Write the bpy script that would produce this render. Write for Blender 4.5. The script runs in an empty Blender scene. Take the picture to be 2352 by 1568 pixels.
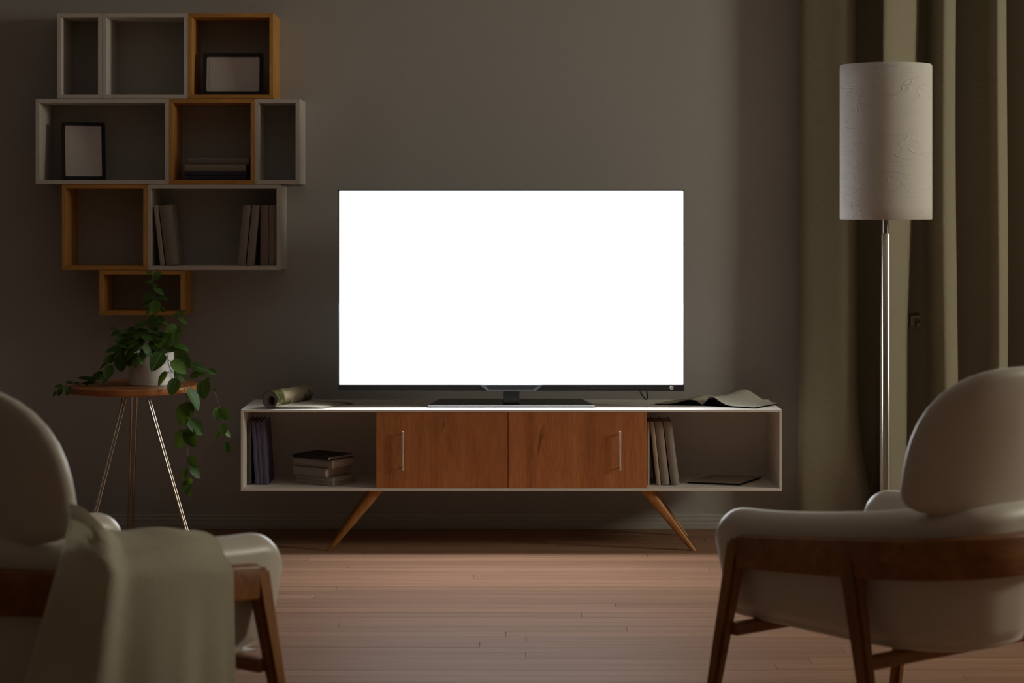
import bpy, bmesh, math, random
from mathutils import Vector, Matrix, noise as mnoise

random.seed(7)
PI = math.pi
C = bpy.context.scene.collection
SC = bpy.context.scene

# ------------------------------------------------------------------ camera
F = 4520.0            # focal length in pixels of the 2352 px wide frame
HY = 475.0            # picture row of the horizon
CH = 1.40             # camera height
cam_d = bpy.data.cameras.new('camera')
cam = bpy.data.objects.new('camera', cam_d)
C.objects.link(cam)
cam.location = (0, 0, CH)
cam.rotation_euler = (PI / 2, 0, 0)
cam_d.sensor_width = 36.0
cam_d.lens = F / 2352.0 * 36.0
cam_d.shift_y = (HY - 784.0) / 2352.0
cam_d.dof.use_dof = True
cam_d.dof.focus_distance = 8.05
cam_d.dof.aperture_fstop = 4.5
cam_d.clip_end = 100
SC.camera = cam

# ------------------------------------------------------------------ world, light, exposure
W = bpy.data.worlds.new('world')
SC.world = W
W.use_nodes = True
bg = W.node_tree.nodes['Background']
bg.inputs[0].default_value = (1.0, 0.80, 0.58, 1)
bg.inputs[1].default_value = 0.036

WIN = (6.15, 6.15, 2.26)                     # middle of the side window
al = bpy.data.lights.new('window_daylight', 'AREA')
al.shape = 'RECTANGLE'
al.size, al.size_y = 0.95, 0.80
al.energy = 105.0
al.color = (1.0, 0.96, 0.79)
alo = bpy.data.objects.new('window_daylight', al)
C.objects.link(alo)
alo.location = (WIN[0] - 0.03, WIN[1], WIN[2])
alo.rotation_euler = (PI / 2, 0, PI / 2)     # shines towards -x
TV_STRENGTH = 4.9
TV_COLOR = (0.93, 0.965, 1.0)
tl = bpy.data.lights.new('added_downlight', 'AREA')     # added fill before the screen, no real source; brightens floor by the stand
tl.shape = 'RECTANGLE'
tl.size, tl.size_y = 1.40, 0.06
tl.energy = 9.8
tl.color = (0.95, 0.97, 1.0)
tlo = bpy.data.objects.new('added_downlight', tl)
C.objects.link(tlo)
tlo.location = (0.0, 8.052, 1.02)
tlo.rotation_euler = (math.radians(-20), 0, 0)            # down and a little into the room

SC.view_settings.view_transform = 'Standard'
SC.view_settings.look = 'None'
SC.view_settings.gamma = 1.0
SC.view_settings.exposure = 0.0
SC.view_settings.use_curve_mapping = False


# ------------------------------------------------------------------ helpers
def P(px, py, Y):
    """world point seen at picture position px, py when it stands at distance Y"""
    return Vector(((px - 1176.0) * Y / F, Y, CH - (py - HY) * Y / F))


def X(px, Y): return (px - 1176.0) * Y / F
def Z(py, Y): return CH - (py - HY) * Y / F


def obj(name, bm, mat=None, parent=None, loc=None, smooth=False, angle=None):
    me = bpy.data.meshes.new(name)
    if smooth:
        for f in bm.faces:
            f.smooth = True
        if angle is not None:
            for e in bm.edges:
                if len(e.link_faces) == 2 and e.calc_face_angle(0) > math.radians(angle):
                    e.smooth = False
    bm.to_mesh(me)
    bm.free()
    if mat:
        me.materials.append(mat)
    o = bpy.data.objects.new(name, me)
    C.objects.link(o)
    if parent:
        o.parent = parent
    if loc is not None:
        o.location = loc
    return o


def thing(name, label, cat, loc=(0, 0, 0), rotz=0, group=None):
    o = bpy.data.objects.new(name, None)
    C.objects.link(o)
    o.empty_display_size = 0.1
    o.location = loc
    o.rotation_euler = (0, 0, rotz)
    tag(o, label, cat, group)
    return o


def tag(o, label, cat, group=None):
    o['label'] = label
    o['category'] = cat
    if group:
        o['group'] = group
    return o


def struct(name, bm, mat, parent=None, smooth=False):
    o = obj(name, bm, mat, parent, smooth=smooth)
    if parent is None:
        o['kind'] = 'structure'
    return o


def dup(root, loc, rot=(0, 0, 0), label=None, group=None):
    r = root.copy()
    C.objects.link(r)
    r.location = loc
    r.rotation_euler = rot
    if label:
        r['label'] = label
    if group:
        r['group'] = group
    for ch in list(root.children):
        c = ch.copy()
        C.objects.link(c)
        c.parent = r
        for g in list(ch.children):
            d = g.copy()
            C.objects.link(d)
            d.parent = c
    return r


def add_box(bm, c, s, bev=0.0, seg=2, mat=None):
    t = bmesh.new()
    bmesh.ops.create_cube(t, size=1.0)
    for v in t.verts:
        v.co = Vector((v.co.x * s[0], v.co.y * s[1], v.co.z * s[2]))
    if bev > 0:
        bmesh.ops.bevel(t, geom=list(t.edges), offset=bev, segments=seg, affect='EDGES', profile=0.5)
    M = Matrix.Translation(Vector(c))
    if mat is not None:
        M = M @ mat
    bmesh.ops.transform(t, matrix=M, verts=t.verts)
    me = bpy.data.meshes.new('tmp')
    t.to_mesh(me)
    t.free()
    bm.from_mesh(me)
    bpy.data.meshes.remove(me)
    return bm


def box(c, s, bev=0.0, seg=2, mat=None):
    return add_box(bmesh.new(), c, s, bev, seg, mat)


def boxr(x0, x1, y0, y1, z0, z1, bev=0.0, seg=2):
    return box(((x0 + x1) / 2, (y0 + y1) / 2, (z0 + z1) / 2), (abs(x1 - x0), abs(y1 - y0), abs(z1 - z0)), bev, seg)


def catmull(pts, n):
    """n samples per span through the points"""
    out = []
    m = len(pts)
    for i in range(m - 1):
        p0 = Vector(pts[max(i - 1, 0)])
        p1 = Vector(pts[i])
        p2 = Vector(pts[i + 1])
        p3 = Vector(pts[min(i + 2, m - 1)])
        for k in range(n):
            t = k / n
            out.append(0.5 * ((2 * p1) + (p2 - p0) * t + (2 * p0 - 5 * p1 + 4 * p2 - p3) * t * t
                              + (3 * p1 - p0 - 3 * p2 + p3) * t ** 3))
    out.append(Vector(pts[-1]))
    return out


def resample(pts, n):
    L = [0]
    for a, b in zip(pts, pts[1:]):
        L.append(L[-1] + (b - a).length)
    out = []
    j = 0
    for i in range(n):
        s = L[-1] * i / (n - 1)
        while j < len(L) - 2 and L[j + 1] < s:
            j += 1
        d = L[j + 1] - L[j]
        t = (s - L[j]) / d if d > 1e-9 else 0
        out.append(pts[j].lerp(pts[j + 1], min(max(t, 0), 1)))
    return out, L[-1]


def add_tube(bm, pts, r, n=8, r_end=None, cap=True):
    pts = [Vector(p) for p in pts]
    rings = []
    up = Vector((0.123, 0.31, 0.94)).normalized()
    for i, p in enumerate(pts):
        d = (pts[min(i + 1, len(pts) - 1)] - pts[max(i - 1, 0)]).normalized()
        a = d.cross(up)
        if a.length < 1e-4:
            a = d.cross(Vector((1, 0, 0)))
        a.normalize()
        b = d.cross(a)
        k = i / max(len(pts) - 1, 1)
        rr = r if r_end is None else r + (r_end - r) * k
        rings.append([bm.verts.new(p + (a * math.cos(2 * PI * j / n) + b * math.sin(2 * PI * j / n)) * rr) for j in range(n)])
    for A, B in zip(rings, rings[1:]):
        for j in range(n):
            bm.faces.new((A[j], A[(j + 1) % n], B[(j + 1) % n], B[j]))
    if cap:
        bm.faces.new(rings[0])
        bm.faces.new(rings[-1][::-1])
    return bm


def fixn(bm):
    bmesh.ops.recalc_face_normals(bm, faces=bm.faces)
    return bm


def add_lathe(bm, prof, n=48, close=False):
    rings = []
    for r, z in prof:
        if r < 1e-6:
            rings.append([bm.verts.new((0, 0, z))])
        else:
            rings.append([bm.verts.new((r * math.cos(2 * PI * j / n), r * math.sin(2 * PI * j / n), z)) for j in range(n)])
    prs = list(zip(rings, rings[1:]))
    if close:
        prs.append((rings[-1], rings[0]))
    for A, B in prs:
        for j in range(n):
            k = (j + 1) % n
            if len(A) == 1 and len(B) == 1:
                continue
            if len(A) == 1:
                bm.faces.new((A[0], B[k], B[j]))
            elif len(B) == 1:
                bm.faces.new((A[j], A[k], B[0]))
            else:
                bm.faces.new((A[j], A[k], B[k], B[j]))
    return fixn(bm)


def grid_bm(fn, nu, nv, wrap_u=False):
    bm = bmesh.new()
    V = [[bm.verts.new(fn(i / nu, j / nv)) for j in range(nv + 1)] for i in range(nu if wrap_u else nu + 1)]
    for i in range(nu):
        i2 = (i + 1) % nu if wrap_u else i + 1
        for j in range(nv):
            bm.faces.new((V[i][j], V[i2][j], V[i2][j + 1], V[i][j + 1]))
    return bm


def thicken(bm, t):
    """gives a sheet real thickness"""
    bmesh.ops.solidify(bm, geom=bm.faces[:] , thickness=t)
    return fixn(bm)


def prism(pts, depth, axis='y', bev=0.0):
    """polygon given in x,z extruded along y from 0 to depth"""
    bm = bmesh.new()
    a = [bm.verts.new((p[0], 0, p[1])) for p in pts]
    b = [bm.verts.new((p[0], depth, p[1])) for p in pts]
    bm.faces.new(a)
    bm.faces.new(b[::-1])
    n = len(pts)
    for i in range(n):
        bm.faces.new((a[i], b[i], b[(i + 1) % n], a[(i + 1) % n]))
    fixn(bm)
    if bev:
        bmesh.ops.bevel(bm, geom=list(bm.edges), offset=bev, segments=1, affect='EDGES')
    return bm


def hull_leg(pt, pb, st, sb, bev=0.004):
    """tapered square leg from pt (size st) to pb (size sb); horizontal end cuts"""
    bm = bmesh.new()
    r = []
    for p, s in ((pt, st), (pb, sb)):
        r.append([bm.verts.new((p[0] + sx * s[0] / 2, p[1] + sy * s[1] / 2, p[2]))
                  for sx, sy in ((-1, -1), (1, -1), (1, 1), (-1, 1))])
    bm.faces.new(r[0])
    bm.faces.new(r[1][::-1])
    for i in range(4):
        bm.faces.new((r[0][i], r[1][i], r[1][(i + 1) % 4], r[0][(i + 1) % 4]))
    fixn(bm)
    if bev:
        bmesh.ops.bevel(bm, geom=list(bm.edges), offset=bev, segments=2, affect='EDGES')
    return bm


def sstep(a, b_, x):
    t = min(max((x - a) / (b_ - a), 0), 1)
    return t * t * (3 - 2 * t)


# ------------------------------------------------------------------ materials
def mat(name):
    m = bpy.data.materials.new(name)
    m.use_nodes = True
    nt = m.node_tree
    b = nt.nodes['Principled BSDF']
    return m, nt, b


def N(nt, t, **kw):
    n = nt.nodes.new(t)
    for k, v in kw.items():
        setattr(n, k, v)
    return n


def coords(nt, scale=(1, 1, 1), rot=(0, 0, 0), rnd=0.0, kind='Object'):
    tc = N(nt, 'ShaderNodeTexCoord')
    mp = N(nt, 'ShaderNodeMapping')
    mp.inputs['Scale'].default_value = scale
    mp.inputs['Rotation'].default_value = rot
    nt.links.new(tc.outputs[kind], mp.inputs['Vector'])
    if rnd:
        oi = N(nt, 'ShaderNodeObjectInfo')
        mu = N(nt, 'ShaderNodeMath', operation='MULTIPLY')
        mu.inputs[1].default_value = rnd
        nt.links.new(oi.outputs['Random'], mu.inputs[0])
        cx = N(nt, 'ShaderNodeCombineXYZ')
        for i in range(3):
            nt.links.new(mu.outputs[0], cx.inputs[i])
        nt.links.new(cx.outputs[0], mp.inputs['Location'])
    return mp.outputs['Vector']


def noise(nt, vec, scale, detail=4, rough=0.55, dist=0.0):
    n = N(nt, 'ShaderNodeTexNoise')
    n.inputs['Scale'].default_value = scale
    n.inputs['Detail'].default_value = detail
    n.inputs['Roughness'].default_value = rough
    n.inputs['Distortion'].default_value = dist
    nt.links.new(vec, n.inputs['Vector'])
    return n.outputs['Fac']


def ramp(nt, fac, stops):
    r = N(nt, 'ShaderNodeValToRGB')
    el = r.color_ramp.elements
    while len(el) < len(stops):
        el.new(0.5)
    for e, (p, c) in zip(el, stops):
        e.position = p
        e.color = tuple(c) + ((1,) if len(c) == 3 else ())
    nt.links.new(fac, r.inputs['Fac'])
    return r.outputs['Color']


def bump(nt, b, h, strength=0.2, dist=0.002):
    n = N(nt, 'ShaderNodeBump')
    n.inputs['Strength'].default_value = strength
    n.inputs['Distance'].default_value = dist
    nt.links.new(h, n.inputs['Height'])
    nt.links.new(n.outputs['Normal'], b.inputs['Normal'])
    return n


def mix(nt, fac, a, b, mode='MIX'):
    m = N(nt, 'ShaderNodeMix', data_type='RGBA', blend_type=mode)
    for sock, v in ((0, fac), (6, a), (7, b)):
        if isinstance(v, (int, float)):
            m.inputs[sock].default_value = v
        elif isinstance(v, tuple):
            m.inputs[sock].default_value = v + (1,) if len(v) == 3 else v
        else:
            nt.links.new(v, m.inputs[sock])
    return m.outputs[2]


def plain(name, col, rough=0.5, metal=0.0, spec=None, bumpy=0.0, scale=60, vary=0.06):
    """one colour with a little mottling and fine relief"""
    m, nt, b = mat(name)
    v = coords(nt)
    n = noise(nt, v, scale, 3)
    d = tuple(max(0, c * (1 - vary)) for c in col)
    l = tuple(min(1, c * (1 + vary)) for c in col)
    nt.links.new(ramp(nt, n, [(0.3, d), (0.7, l)]), b.inputs['Base Color'])
    b.inputs['Roughness'].default_value = rough
    b.inputs['Metallic'].default_value = metal
    if spec is not None:
        b.inputs['Specular IOR Level'].default_value = spec
    if bumpy:
        bump(nt, b, n, bumpy, 0.001)
    return m


def wood(name, dark, mid, light, axis='x', rough=0.45, stretch=14, scale=5.0, rnd=0.0, fine=90, spec=0.4, crack=0.0):
    m, nt, b = mat(name)
    k = {'x': (1.0 / stretch, 1, 1), 'y': (1, 1.0 / stretch, 1), 'z': (1, 1, 1.0 / stretch)}[axis]
    v = coords(nt, k, rnd=rnd)
    n1 = noise(nt, v, scale * 3, 5, 0.6, 0.8)
    c1 = ramp(nt, n1, [(0.25, dark), (0.5, mid), (0.75, light)])
    n2 = noise(nt, v, fine, 4, 0.65, 0.3)
    c2 = ramp(nt, n2, [(0.30, (0.72,) * 3), (0.65, (1.08,) * 3)])
    c = mix(nt, 0.8, c1, c2, 'MULTIPLY')
    if crack:
        n3 = noise(nt, v, scale * 7, 3, 0.5, 1.6)
        c3 = ramp(nt, n3, [(0.27, (0.30,) * 3), (0.36, (1,) * 3)])
        c = mix(nt, crack, c, c3, 'MULTIPLY')
    if rnd:
        oi = N(nt, 'ShaderNodeObjectInfo')
        c = mix(nt, 1.0, c, ramp(nt, oi.outputs['Random'], [(0.0, (0.86, 0.85, 0.84)), (0.5, (1.0, 1.0, 1.0)), (1.0, (1.10, 1.08, 1.06))]), 'MULTIPLY')
    nt.links.new(c, b.inputs['Base Color'])
    b.inputs['Roughness'].default_value = rough
    b.inputs['Specular IOR Level'].default_value = spec
    bump(nt, b, n2, 0.15, 0.0006)
    return m


def weave(name, col, col2, pitch=420.0, rough=0.9, rot=(0, 0, 0), strength=0.4, twill=False, sheen=0.2):
    m, nt, b = mat(name)
    v = coords(nt, rot=rot)
    w = N(nt, 'ShaderNodeTexWave', wave_type='BANDS', bands_direction='DIAGONAL' if twill else 'X')
    w.inputs['Scale'].default_value = pitch / 20.0
    w.inputs['Distortion'].default_value = 1.2
    w.inputs['Detail'].default_value = 2
    w.inputs['Detail Scale'].default_value = 3
    nt.links.new(v, w.inputs['Vector'])
    h = w.outputs['Fac']
    n = noise(nt, v, pitch, 2)
    hm = N(nt, 'ShaderNodeMath', operation='ADD')
    nt.links.new(h, hm.inputs[0])
    nt.links.new(n, hm.inputs[1])
    nt.links.new(mix(nt, h, col2, col), b.inputs['Base Color'])
    b.inputs['Roughness'].default_value = rough
    b.inputs['Specular IOR Level'].default_value = 0.15
    b.inputs['Sheen Weight'].default_value = sheen
    b.inputs['Sheen Roughness'].default_value = 0.5
    bump(nt, b, hm.outputs[0], strength, 0.0015)
    return m


M = {}
M['wall'] = plain('wall_paint', (0.440, 0.420, 0.392), 0.85, spec=0.2, bumpy=0.12, scale=180, vary=0.03)
M['ceiling'] = plain('ceiling_paint', (0.80, 0.78, 0.75), 0.9, spec=0.2, scale=40, vary=0.02)
M['skirting'] = plain('skirting_paint', (0.45, 0.43, 0.39), 0.55, spec=0.35, scale=40, vary=0.03)
M['white'] = plain('white_lacquer', (0.82, 0.785, 0.73), 0.45, spec=0.4, scale=30, vary=0.02)
M['shelf_white'] = plain('white_shelf_board', (0.64, 0.60, 0.54), 0.5, spec=0.3, scale=50, vary=0.03)
ow = ((0.50, 0.23, 0.055), (0.60, 0.295, 0.075), (0.68, 0.36, 0.10))
M['oak_x'] = wood('shelf_wood_level', *ow, axis='x', stretch=10, scale=4, fine=70, spec=0.25)
M['oak_z'] = wood('shelf_wood_upright', *ow, axis='z', stretch=10, scale=4, fine=70, spec=0.25)
M['door_wood'] = wood('cherry_door_wood', (0.36, 0.125, 0.045), (0.54, 0.205, 0.075), (0.66, 0.28, 0.11), axis='z', stretch=9,
                      scale=3.0, rnd=7.0, fine=140, rough=0.5, crack=0.75, spec=0.25)
M['leg_wood'] = wood('stand_leg_wood', (0.30, 0.12, 0.03), (0.42, 0.18, 0.05), (0.52, 0.24, 0.08), axis='z', stretch=8, rough=0.4)
M['chair_wood'] = wood('chair_walnut', (0.17, 0.055, 0.014), (0.30, 0.115, 0.03), (0.40, 0.17, 0.05), axis='x', stretch=6, rough=0.38,
                       scale=3.5, fine=60, crack=0.4)
M['chair_leg_wood'] = wood('chair_walnut_upright', (0.17, 0.055, 0.014), (0.30, 0.115, 0.03), (0.40, 0.17, 0.05), axis='z', stretch=6,
                           rough=0.38, scale=3.5, fine=60, crack=0.4)
M['table_wood'] = wood('table_top_wood', (0.30, 0.10, 0.03), (0.40, 0.145, 0.045), (0.48, 0.19, 0.065), axis='x', stretch=7, rough=0.3, scale=4)
M['plank'] = wood('oak_floor_plank', (0.300, 0.170, 0.108), (0.340, 0.196, 0.127), (0.380, 0.224, 0.148), axis='x', stretch=26, scale=4.5, rnd=40.0,
                  fine=110, rough=0.55, spec=0.04)
M['floor_far'] = wood('oak_floor_beyond', (0.300, 0.170, 0.108), (0.340, 0.196, 0.127), (0.380, 0.224, 0.148), axis='x', stretch=26, scale=4.5,
                      fine=110, rough=0.55, spec=0.04)
M['gap'] = plain('floor_joint', (0.16, 0.09, 0.055), 0.8)
M['chair_fabric'] = plain('chair_leather', (0.68, 0.62, 0.53), 0.42, spec=0.5, bumpy=0.10, scale=260, vary=0.04)
_b = M['chair_fabric'].node_tree.nodes['Principled BSDF']
_b.inputs['Sheen Weight'].default_value = 0.45
_b.inputs['Sheen Roughness'].default_value = 0.35
_b.inputs['Coat Weight'].default_value = 0.25
_b.inputs['Coat Roughness'].default_value = 0.32
M['seam'] = plain('chair_seam', (0.36, 0.32, 0.27), 0.7)
M['blanket'] = plain('blanket_wool', (0.80, 0.75, 0.61), 0.95, spec=0.1, bumpy=0.3, scale=330, vary=0.10)
M['curtain'] = weave('curtain_twill', (0.60, 0.54, 0.39), (0.48, 0.43, 0.30), pitch=1900, rot=(0, 0, 0), strength=0.42, twill=True, sheen=0.15)
M['shade_in'] = plain('shade_lining', (0.7, 0.66, 0.6), 0.8)
M['steel'] = plain('brushed_steel', (0.80, 0.76, 0.70), 0.24, metal=1.0, scale=30, vary=0.02)
M['steel_dark'] = plain('dark_steel', (0.22, 0.20, 0.19), 0.35, metal=1.0, scale=30)
M['rod'] = plain('table_rod_metal', (0.68, 0.60, 0.53), 0.25, metal=1.0, scale=30, vary=0.03)
M['handle'] = plain('handle_metal', (0.78, 0.75, 0.68), 0.35, metal=0.35, scale=30)
M['black'] = plain('tv_black_plastic', (0.012, 0.012, 0.013), 0.35, spec=0.5)
M['black_soft'] = plain('black_cover', (0.016, 0.015, 0.014), 0.6, spec=0.3)
M['bracket'] = plain('tv_bracket_plastic', (0.022, 0.026, 0.032), 0.45)
M['silver'] = plain('tv_base_aluminium', (0.20, 0.205, 0.215), 0.45, metal=0.3)
M['badge'] = plain('tv_badge', (0.35, 0.30, 0.28), 0.5, metal=0.4)
M['trimline'] = plain('tv_trim_line', (0.30, 0.22, 0.15), 0.5, metal=0.5)
M['pages'] = plain('book_pages', (0.52, 0.44, 0.36), 0.9, scale=400, vary=0.15)
M['paper'] = plain('magazine_paper', (0.74, 0.71, 0.60), 0.6, spec=0.3)
M['paper_dark'] = plain('magazine_dark_page', (0.05, 0.05, 0.052), 0.35, spec=0.5)
M['page_edge'] = plain('magazine_page_edges', (0.27, 0.27, 0.275), 0.6, scale=300, vary=0.2)
M['mount'] = plain('photo_mount', (0.62, 0.56, 0.50), 0.8)
M['print'] = plain('blank_print', (0.60, 0.54, 0.49), 0.8, scale=6, vary=0.04)
M['soil'] = plain('potting_soil', (0.022, 0.018, 0.016), 0.95, scale=220, vary=0.6, bumpy=1.0)
M['stem'] = plain('plant_stem', (0.16, 0.15, 0.10), 0.6)
M['cable'] = plain('black_cable', (0.02, 0.02, 0.02), 0.5)
M['cover_cream'] = plain('book_cover_cream', (0.42, 0.37, 0.31), 0.65, bumpy=0.1, scale=150)
M['cover_beige'] = plain('book_cover_beige', (0.27, 0.235, 0.195), 0.65, bumpy=0.1, scale=150)
M['cover_brown'] = plain('book_cover_brown', (0.24, 0.18, 0.145), 0.65, bumpy=0.1, scale=150)
M['cover_taupe'] = plain('book_cover_taupe', (0.30, 0.26, 0.23), 0.65, bumpy=0.1, scale=150)
M['cover_blue'] = plain('book_cover_blue', (0.10, 0.09, 0.16), 0.65, bumpy=0.1, scale=150)
M['cover_navy'] = plain('book_cover_navy', (0.03, 0.03, 0.07), 0.65, bumpy=0.1, scale=150)
M['cover_olive'] = plain('book_cover_olive', (0.075, 0.065, 0.035), 0.65, bumpy=0.1, scale=150)
M['cover_grey'] = plain('book_cover_grey', (0.19, 0.17, 0.15), 0.65, bumpy=0.1, scale=150)


def shade_material():
    m, nt, b = mat('wrinkled_paper_shade')
    v = coords(nt)
    def ridge(rot, scl, seed, width, lo):
        mp = N(nt, 'ShaderNodeMapping')
        mp.inputs['Rotation'].default_value = (0.3, rot, 0.2)
        mp.inputs['Scale'].default_value = scl
        mp.inputs['Location'].default_value = (seed, seed * 2, seed * 3)
        nt.links.new(v, mp.inputs['Vector'])
        n = noise(nt, mp.outputs['Vector'], 4.5, 1.0, 0.5, 0.15)
        r = ramp(nt, n, [(0.5 - width, (0, 0, 0)), (0.5, (1, 1, 1)), (0.5 + width, (0, 0, 0))])
        n2 = noise(nt, mp.outputs['Vector'], 9.0, 2, 0.5)
        return mix(nt, 1.0, r, ramp(nt, n2, [(lo, (0, 0, 0)), (lo + 0.12, (1, 1, 1))]), 'MULTIPLY')
    h = mix(nt, 1.0, ridge(0.6, (1, 1, 4.0), 1.3, 0.012, 0.46), ridge(-0.5, (1, 1, 5.0), 4.1, 0.010, 0.48), 'ADD')
    h = mix(nt, 1.0, h, ridge(0.9, (1.6, 1.6, 2.6), 7.7, 0.014, 0.50), 'ADD')
    b.inputs['Base Color'].default_value = (0.60, 0.575, 0.535, 1)
    b.inputs['Roughness'].default_value = 0.75
    b.inputs['Specular IOR Level'].default_value = 0.25
    bump(nt, b, h, 0.45, 0.0035)
    return m


def leaf_material():
    m, nt, b = mat('glossy_leaf')
    tc = N(nt, 'ShaderNodeTexCoord')
    oi = N(nt, 'ShaderNodeObjectInfo')
    g = ramp(nt, oi.outputs['Random'], [(0.0, (0.030, 0.080, 0.014)), (0.5, (0.060, 0.145, 0.026)), (1.0, (0.105, 0.215, 0.040))])
    # pale midrib along the leaf
    sp = N(nt, 'ShaderNodeSeparateXYZ')
    nt.links.new(tc.outputs['Object'], sp.inputs[0])
    ab = N(nt, 'ShaderNodeMath', operation='ABSOLUTE')
    nt.links.new(sp.outputs['X'], ab.inputs[0])
    k = ramp(nt, ab.outputs[0], [(0.006, (1, 1, 1)), (0.022, (0, 0, 0))])
    c = mix(nt, k, g, (0.16, 0.24, 0.08))
    nt.links.new(c, b.inputs['Base Color'])
    b.inputs['Roughness'].default_value = 0.5
    b.inputs['Specular IOR Level'].default_value = 0.28
    tr = N(nt, 'ShaderNodeBsdfTranslucent')
    nt.links.new(mix(nt, 0.5, g, (0.20, 0.26, 0.012)), tr.inputs['Color'])
    ms = N(nt, 'ShaderNodeMixShader')
    ms.inputs[0].default_value = 0.34
    out = nt.nodes['Material Output']
    nt.links.new(b.outputs[0], ms.inputs[1])
    nt.links.new(tr.outputs[0], ms.inputs[2])
    nt.links.new(ms.outputs[0], out.inputs['Surface'])
    return m


def pot_material():
    m, nt, b = mat('ribbed_ceramic')
    v = coords(nt, (6, 6, 90))
    n = noise(nt, v, 3.0, 3, 0.6, 0.5)
    nt.links.new(ramp(nt, n, [(0.3, (0.70, 0.67, 0.63)), (0.7, (0.84, 0.81, 0.77))]), b.inputs['Base Color'])
    b.inputs['Roughness'].default_value = 0.45
    bump(nt, b, n, 0.5, 0.002)
    return m


def print_material():
    """magazine cover photograph: cream ground with green and brown undergrowth"""
    m, nt, b = mat('magazine_cover_print')
    v = coords(nt, (1, 1, 1))
    n = noise(nt, v, 55, 6, 0.7, 0.6)
    leafy = ramp(nt, n, [(0.3, (0.03, 0.025, 0.012)), (0.48, (0.10, 0.11, 0.03)), (0.62, (0.22, 0.20, 0.07)), (0.75, (0.42, 0.36, 0.2))])
    n2 = noise(nt, v, 9, 3, 0.6, 0.4)
    k = ramp(nt, n2, [(0.46, (0, 0, 0)), (0.52, (1, 1, 1))])
    nt.links.new(mix(nt, k, leafy, (0.55, 0.47, 0.30)), b.inputs['Base Color'])
    b.inputs['Roughness'].default_value = 0.35
    return m


def glass_material():
    m, nt, b = mat('photo_glass')
    out = nt.nodes['Material Output']
    nt.nodes.remove(b)
    t = N(nt, 'ShaderNodeBsdfTransparent')
    g = N(nt, 'ShaderNodeBsdfGlossy')
    g.inputs['Roughness'].default_value = 0.12
    ms = N(nt, 'ShaderNodeMixShader')
    ms.inputs[0].default_value = 0.07
    nt.links.new(t.outputs[0], ms.inputs[1])
    nt.links.new(g.outputs[0], ms.inputs[2])
    nt.links.new(ms.outputs[0], out.inputs['Surface'])
    return m


def screen_material():
    m, nt, b = mat('lit_screen')
    b.inputs['Base Color'].default_value = (0.02, 0.02, 0.02, 1)
    b.inputs['Roughness'].default_value = 0.4
    b.inputs['Emission Color'].default_value = TV_COLOR + (1,)
    b.inputs['Emission Strength'].default_value = TV_STRENGTH
    return m


M['shade'] = shade_material()
M['leaf'] = leaf_material()
M['pot'] = pot_material()
M['print_cover'] = print_material()
M['glass'] = glass_material()
M['screen'] = screen_material()

# ------------------------------------------------------------------ the room
WY = 8.575                      # face of the back wall
XL, XR = -6.2, 6.2
CZ = 2.76
YF = -2.0
struct('wall_back', boxr(XL - 0.1, XR + 0.1, WY, WY + 0.12, -0.05, CZ), M['wall'])
struct('wall_left', boxr(XL - 0.12, XL, YF, WY, -0.05, CZ), M['wall'])
bmw = bmesh.new()               # side wall with the window opening left free
wy0, wy1, wz0, wz1 = WIN[1] - 0.54, WIN[1] + 0.54, WIN[2] - 0.45, WIN[2] + 0.45
for (a, b_, c_, d_) in ((YF, wy0, -0.05, CZ), (wy1, WY, -0.05, CZ), (wy0, wy1, -0.05, wz0), (wy0, wy1, wz1, CZ)):
    add_box(bmw, (XR + 0.06, (a + b_) / 2, (c_ + d_) / 2), (0.12, b_ - a, d_ - c_))
struct('wall_right', bmw, M['wall'])
bmf = bmesh.new()
for (a, b_, c_, d_) in ((wy0, wy0 + 0.05, wz0, wz1), (wy1 - 0.05, wy1, wz0, wz1), (wy0, wy1, wz0, wz0 + 0.05), (wy0, wy1, wz1 - 0.05, wz1)):
    add_box(bmf, (XR + 0.05, (a + b_) / 2, (c_ + d_) / 2), (0.07, b_ - a, d_ - c_), 0.004)
wf = struct('window_1', bmf, M['white'])
obj('pane', boxr(XR + 0.045, XR + 0.051, wy0 + 0.05, wy1 - 0.05, wz0 + 0.05, wz1 - 0.05), M['glass'], wf)
struct('ceiling', boxr(XL - 0.1, XR + 0.1, YF, WY + 0.1, CZ, CZ + 0.1), M['ceiling'])

# skirting board along the back wall, moulded profile
sk = [(0, 0.0), (0.018, 0.0), (0.018, 0.022), (0.016, 0.026), (0.016, 0.042), (0.0135, 0.046), (0.0135, 0.056), (0.010, 0.0615), (0.0, 0.0635)]
bms = bmesh.new()
A = [bms.verts.new((XL, WY - d, z)) for d, z in sk]
B = [bms.verts.new((XR, WY - d, z)) for d, z in sk]
for i in range(len(sk)):
    j = (i + 1) % len(sk)
    bms.faces.new((A[i], B[i], B[j], A[j]))
bms.faces.new(A)
bms.faces.new(B[::-1])
struct('baseboard_back', fixn(bms), M['skirting'])

# floor: slab, then planks laid one by one where the photograph shows them
PW = 0.0765
rows = 60
PY0 = WY - 0.02 - rows * PW
fl = struct('floor', boxr(XL, XR, YF, WY + 0.05, -0.08, -0.004), M['gap'])
PX0, PX1 = -2.75, 2.75
bmp = boxr(-0.5, 0.5, -PW / 2 + 0.0004, PW / 2 - 0.0004, -0.012, 0.0, 0.0005, 1)
pm = bpy.data.meshes.new('plank')
bmp.to_mesh(pm)
bmp.free()
pm.materials.append(M['plank'])
rp = random.Random(11)


def plank_at(xa, xb, y):
    o = bpy.data.objects.new('plank', pm)
    C.objects.link(o)
    o.parent = fl
    o.location = ((xa + xb) / 2, y, rp.uniform(-0.0004, 0.0))
    o.scale = (xb - xa - 0.0016, 1, 1)
    return o


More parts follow.
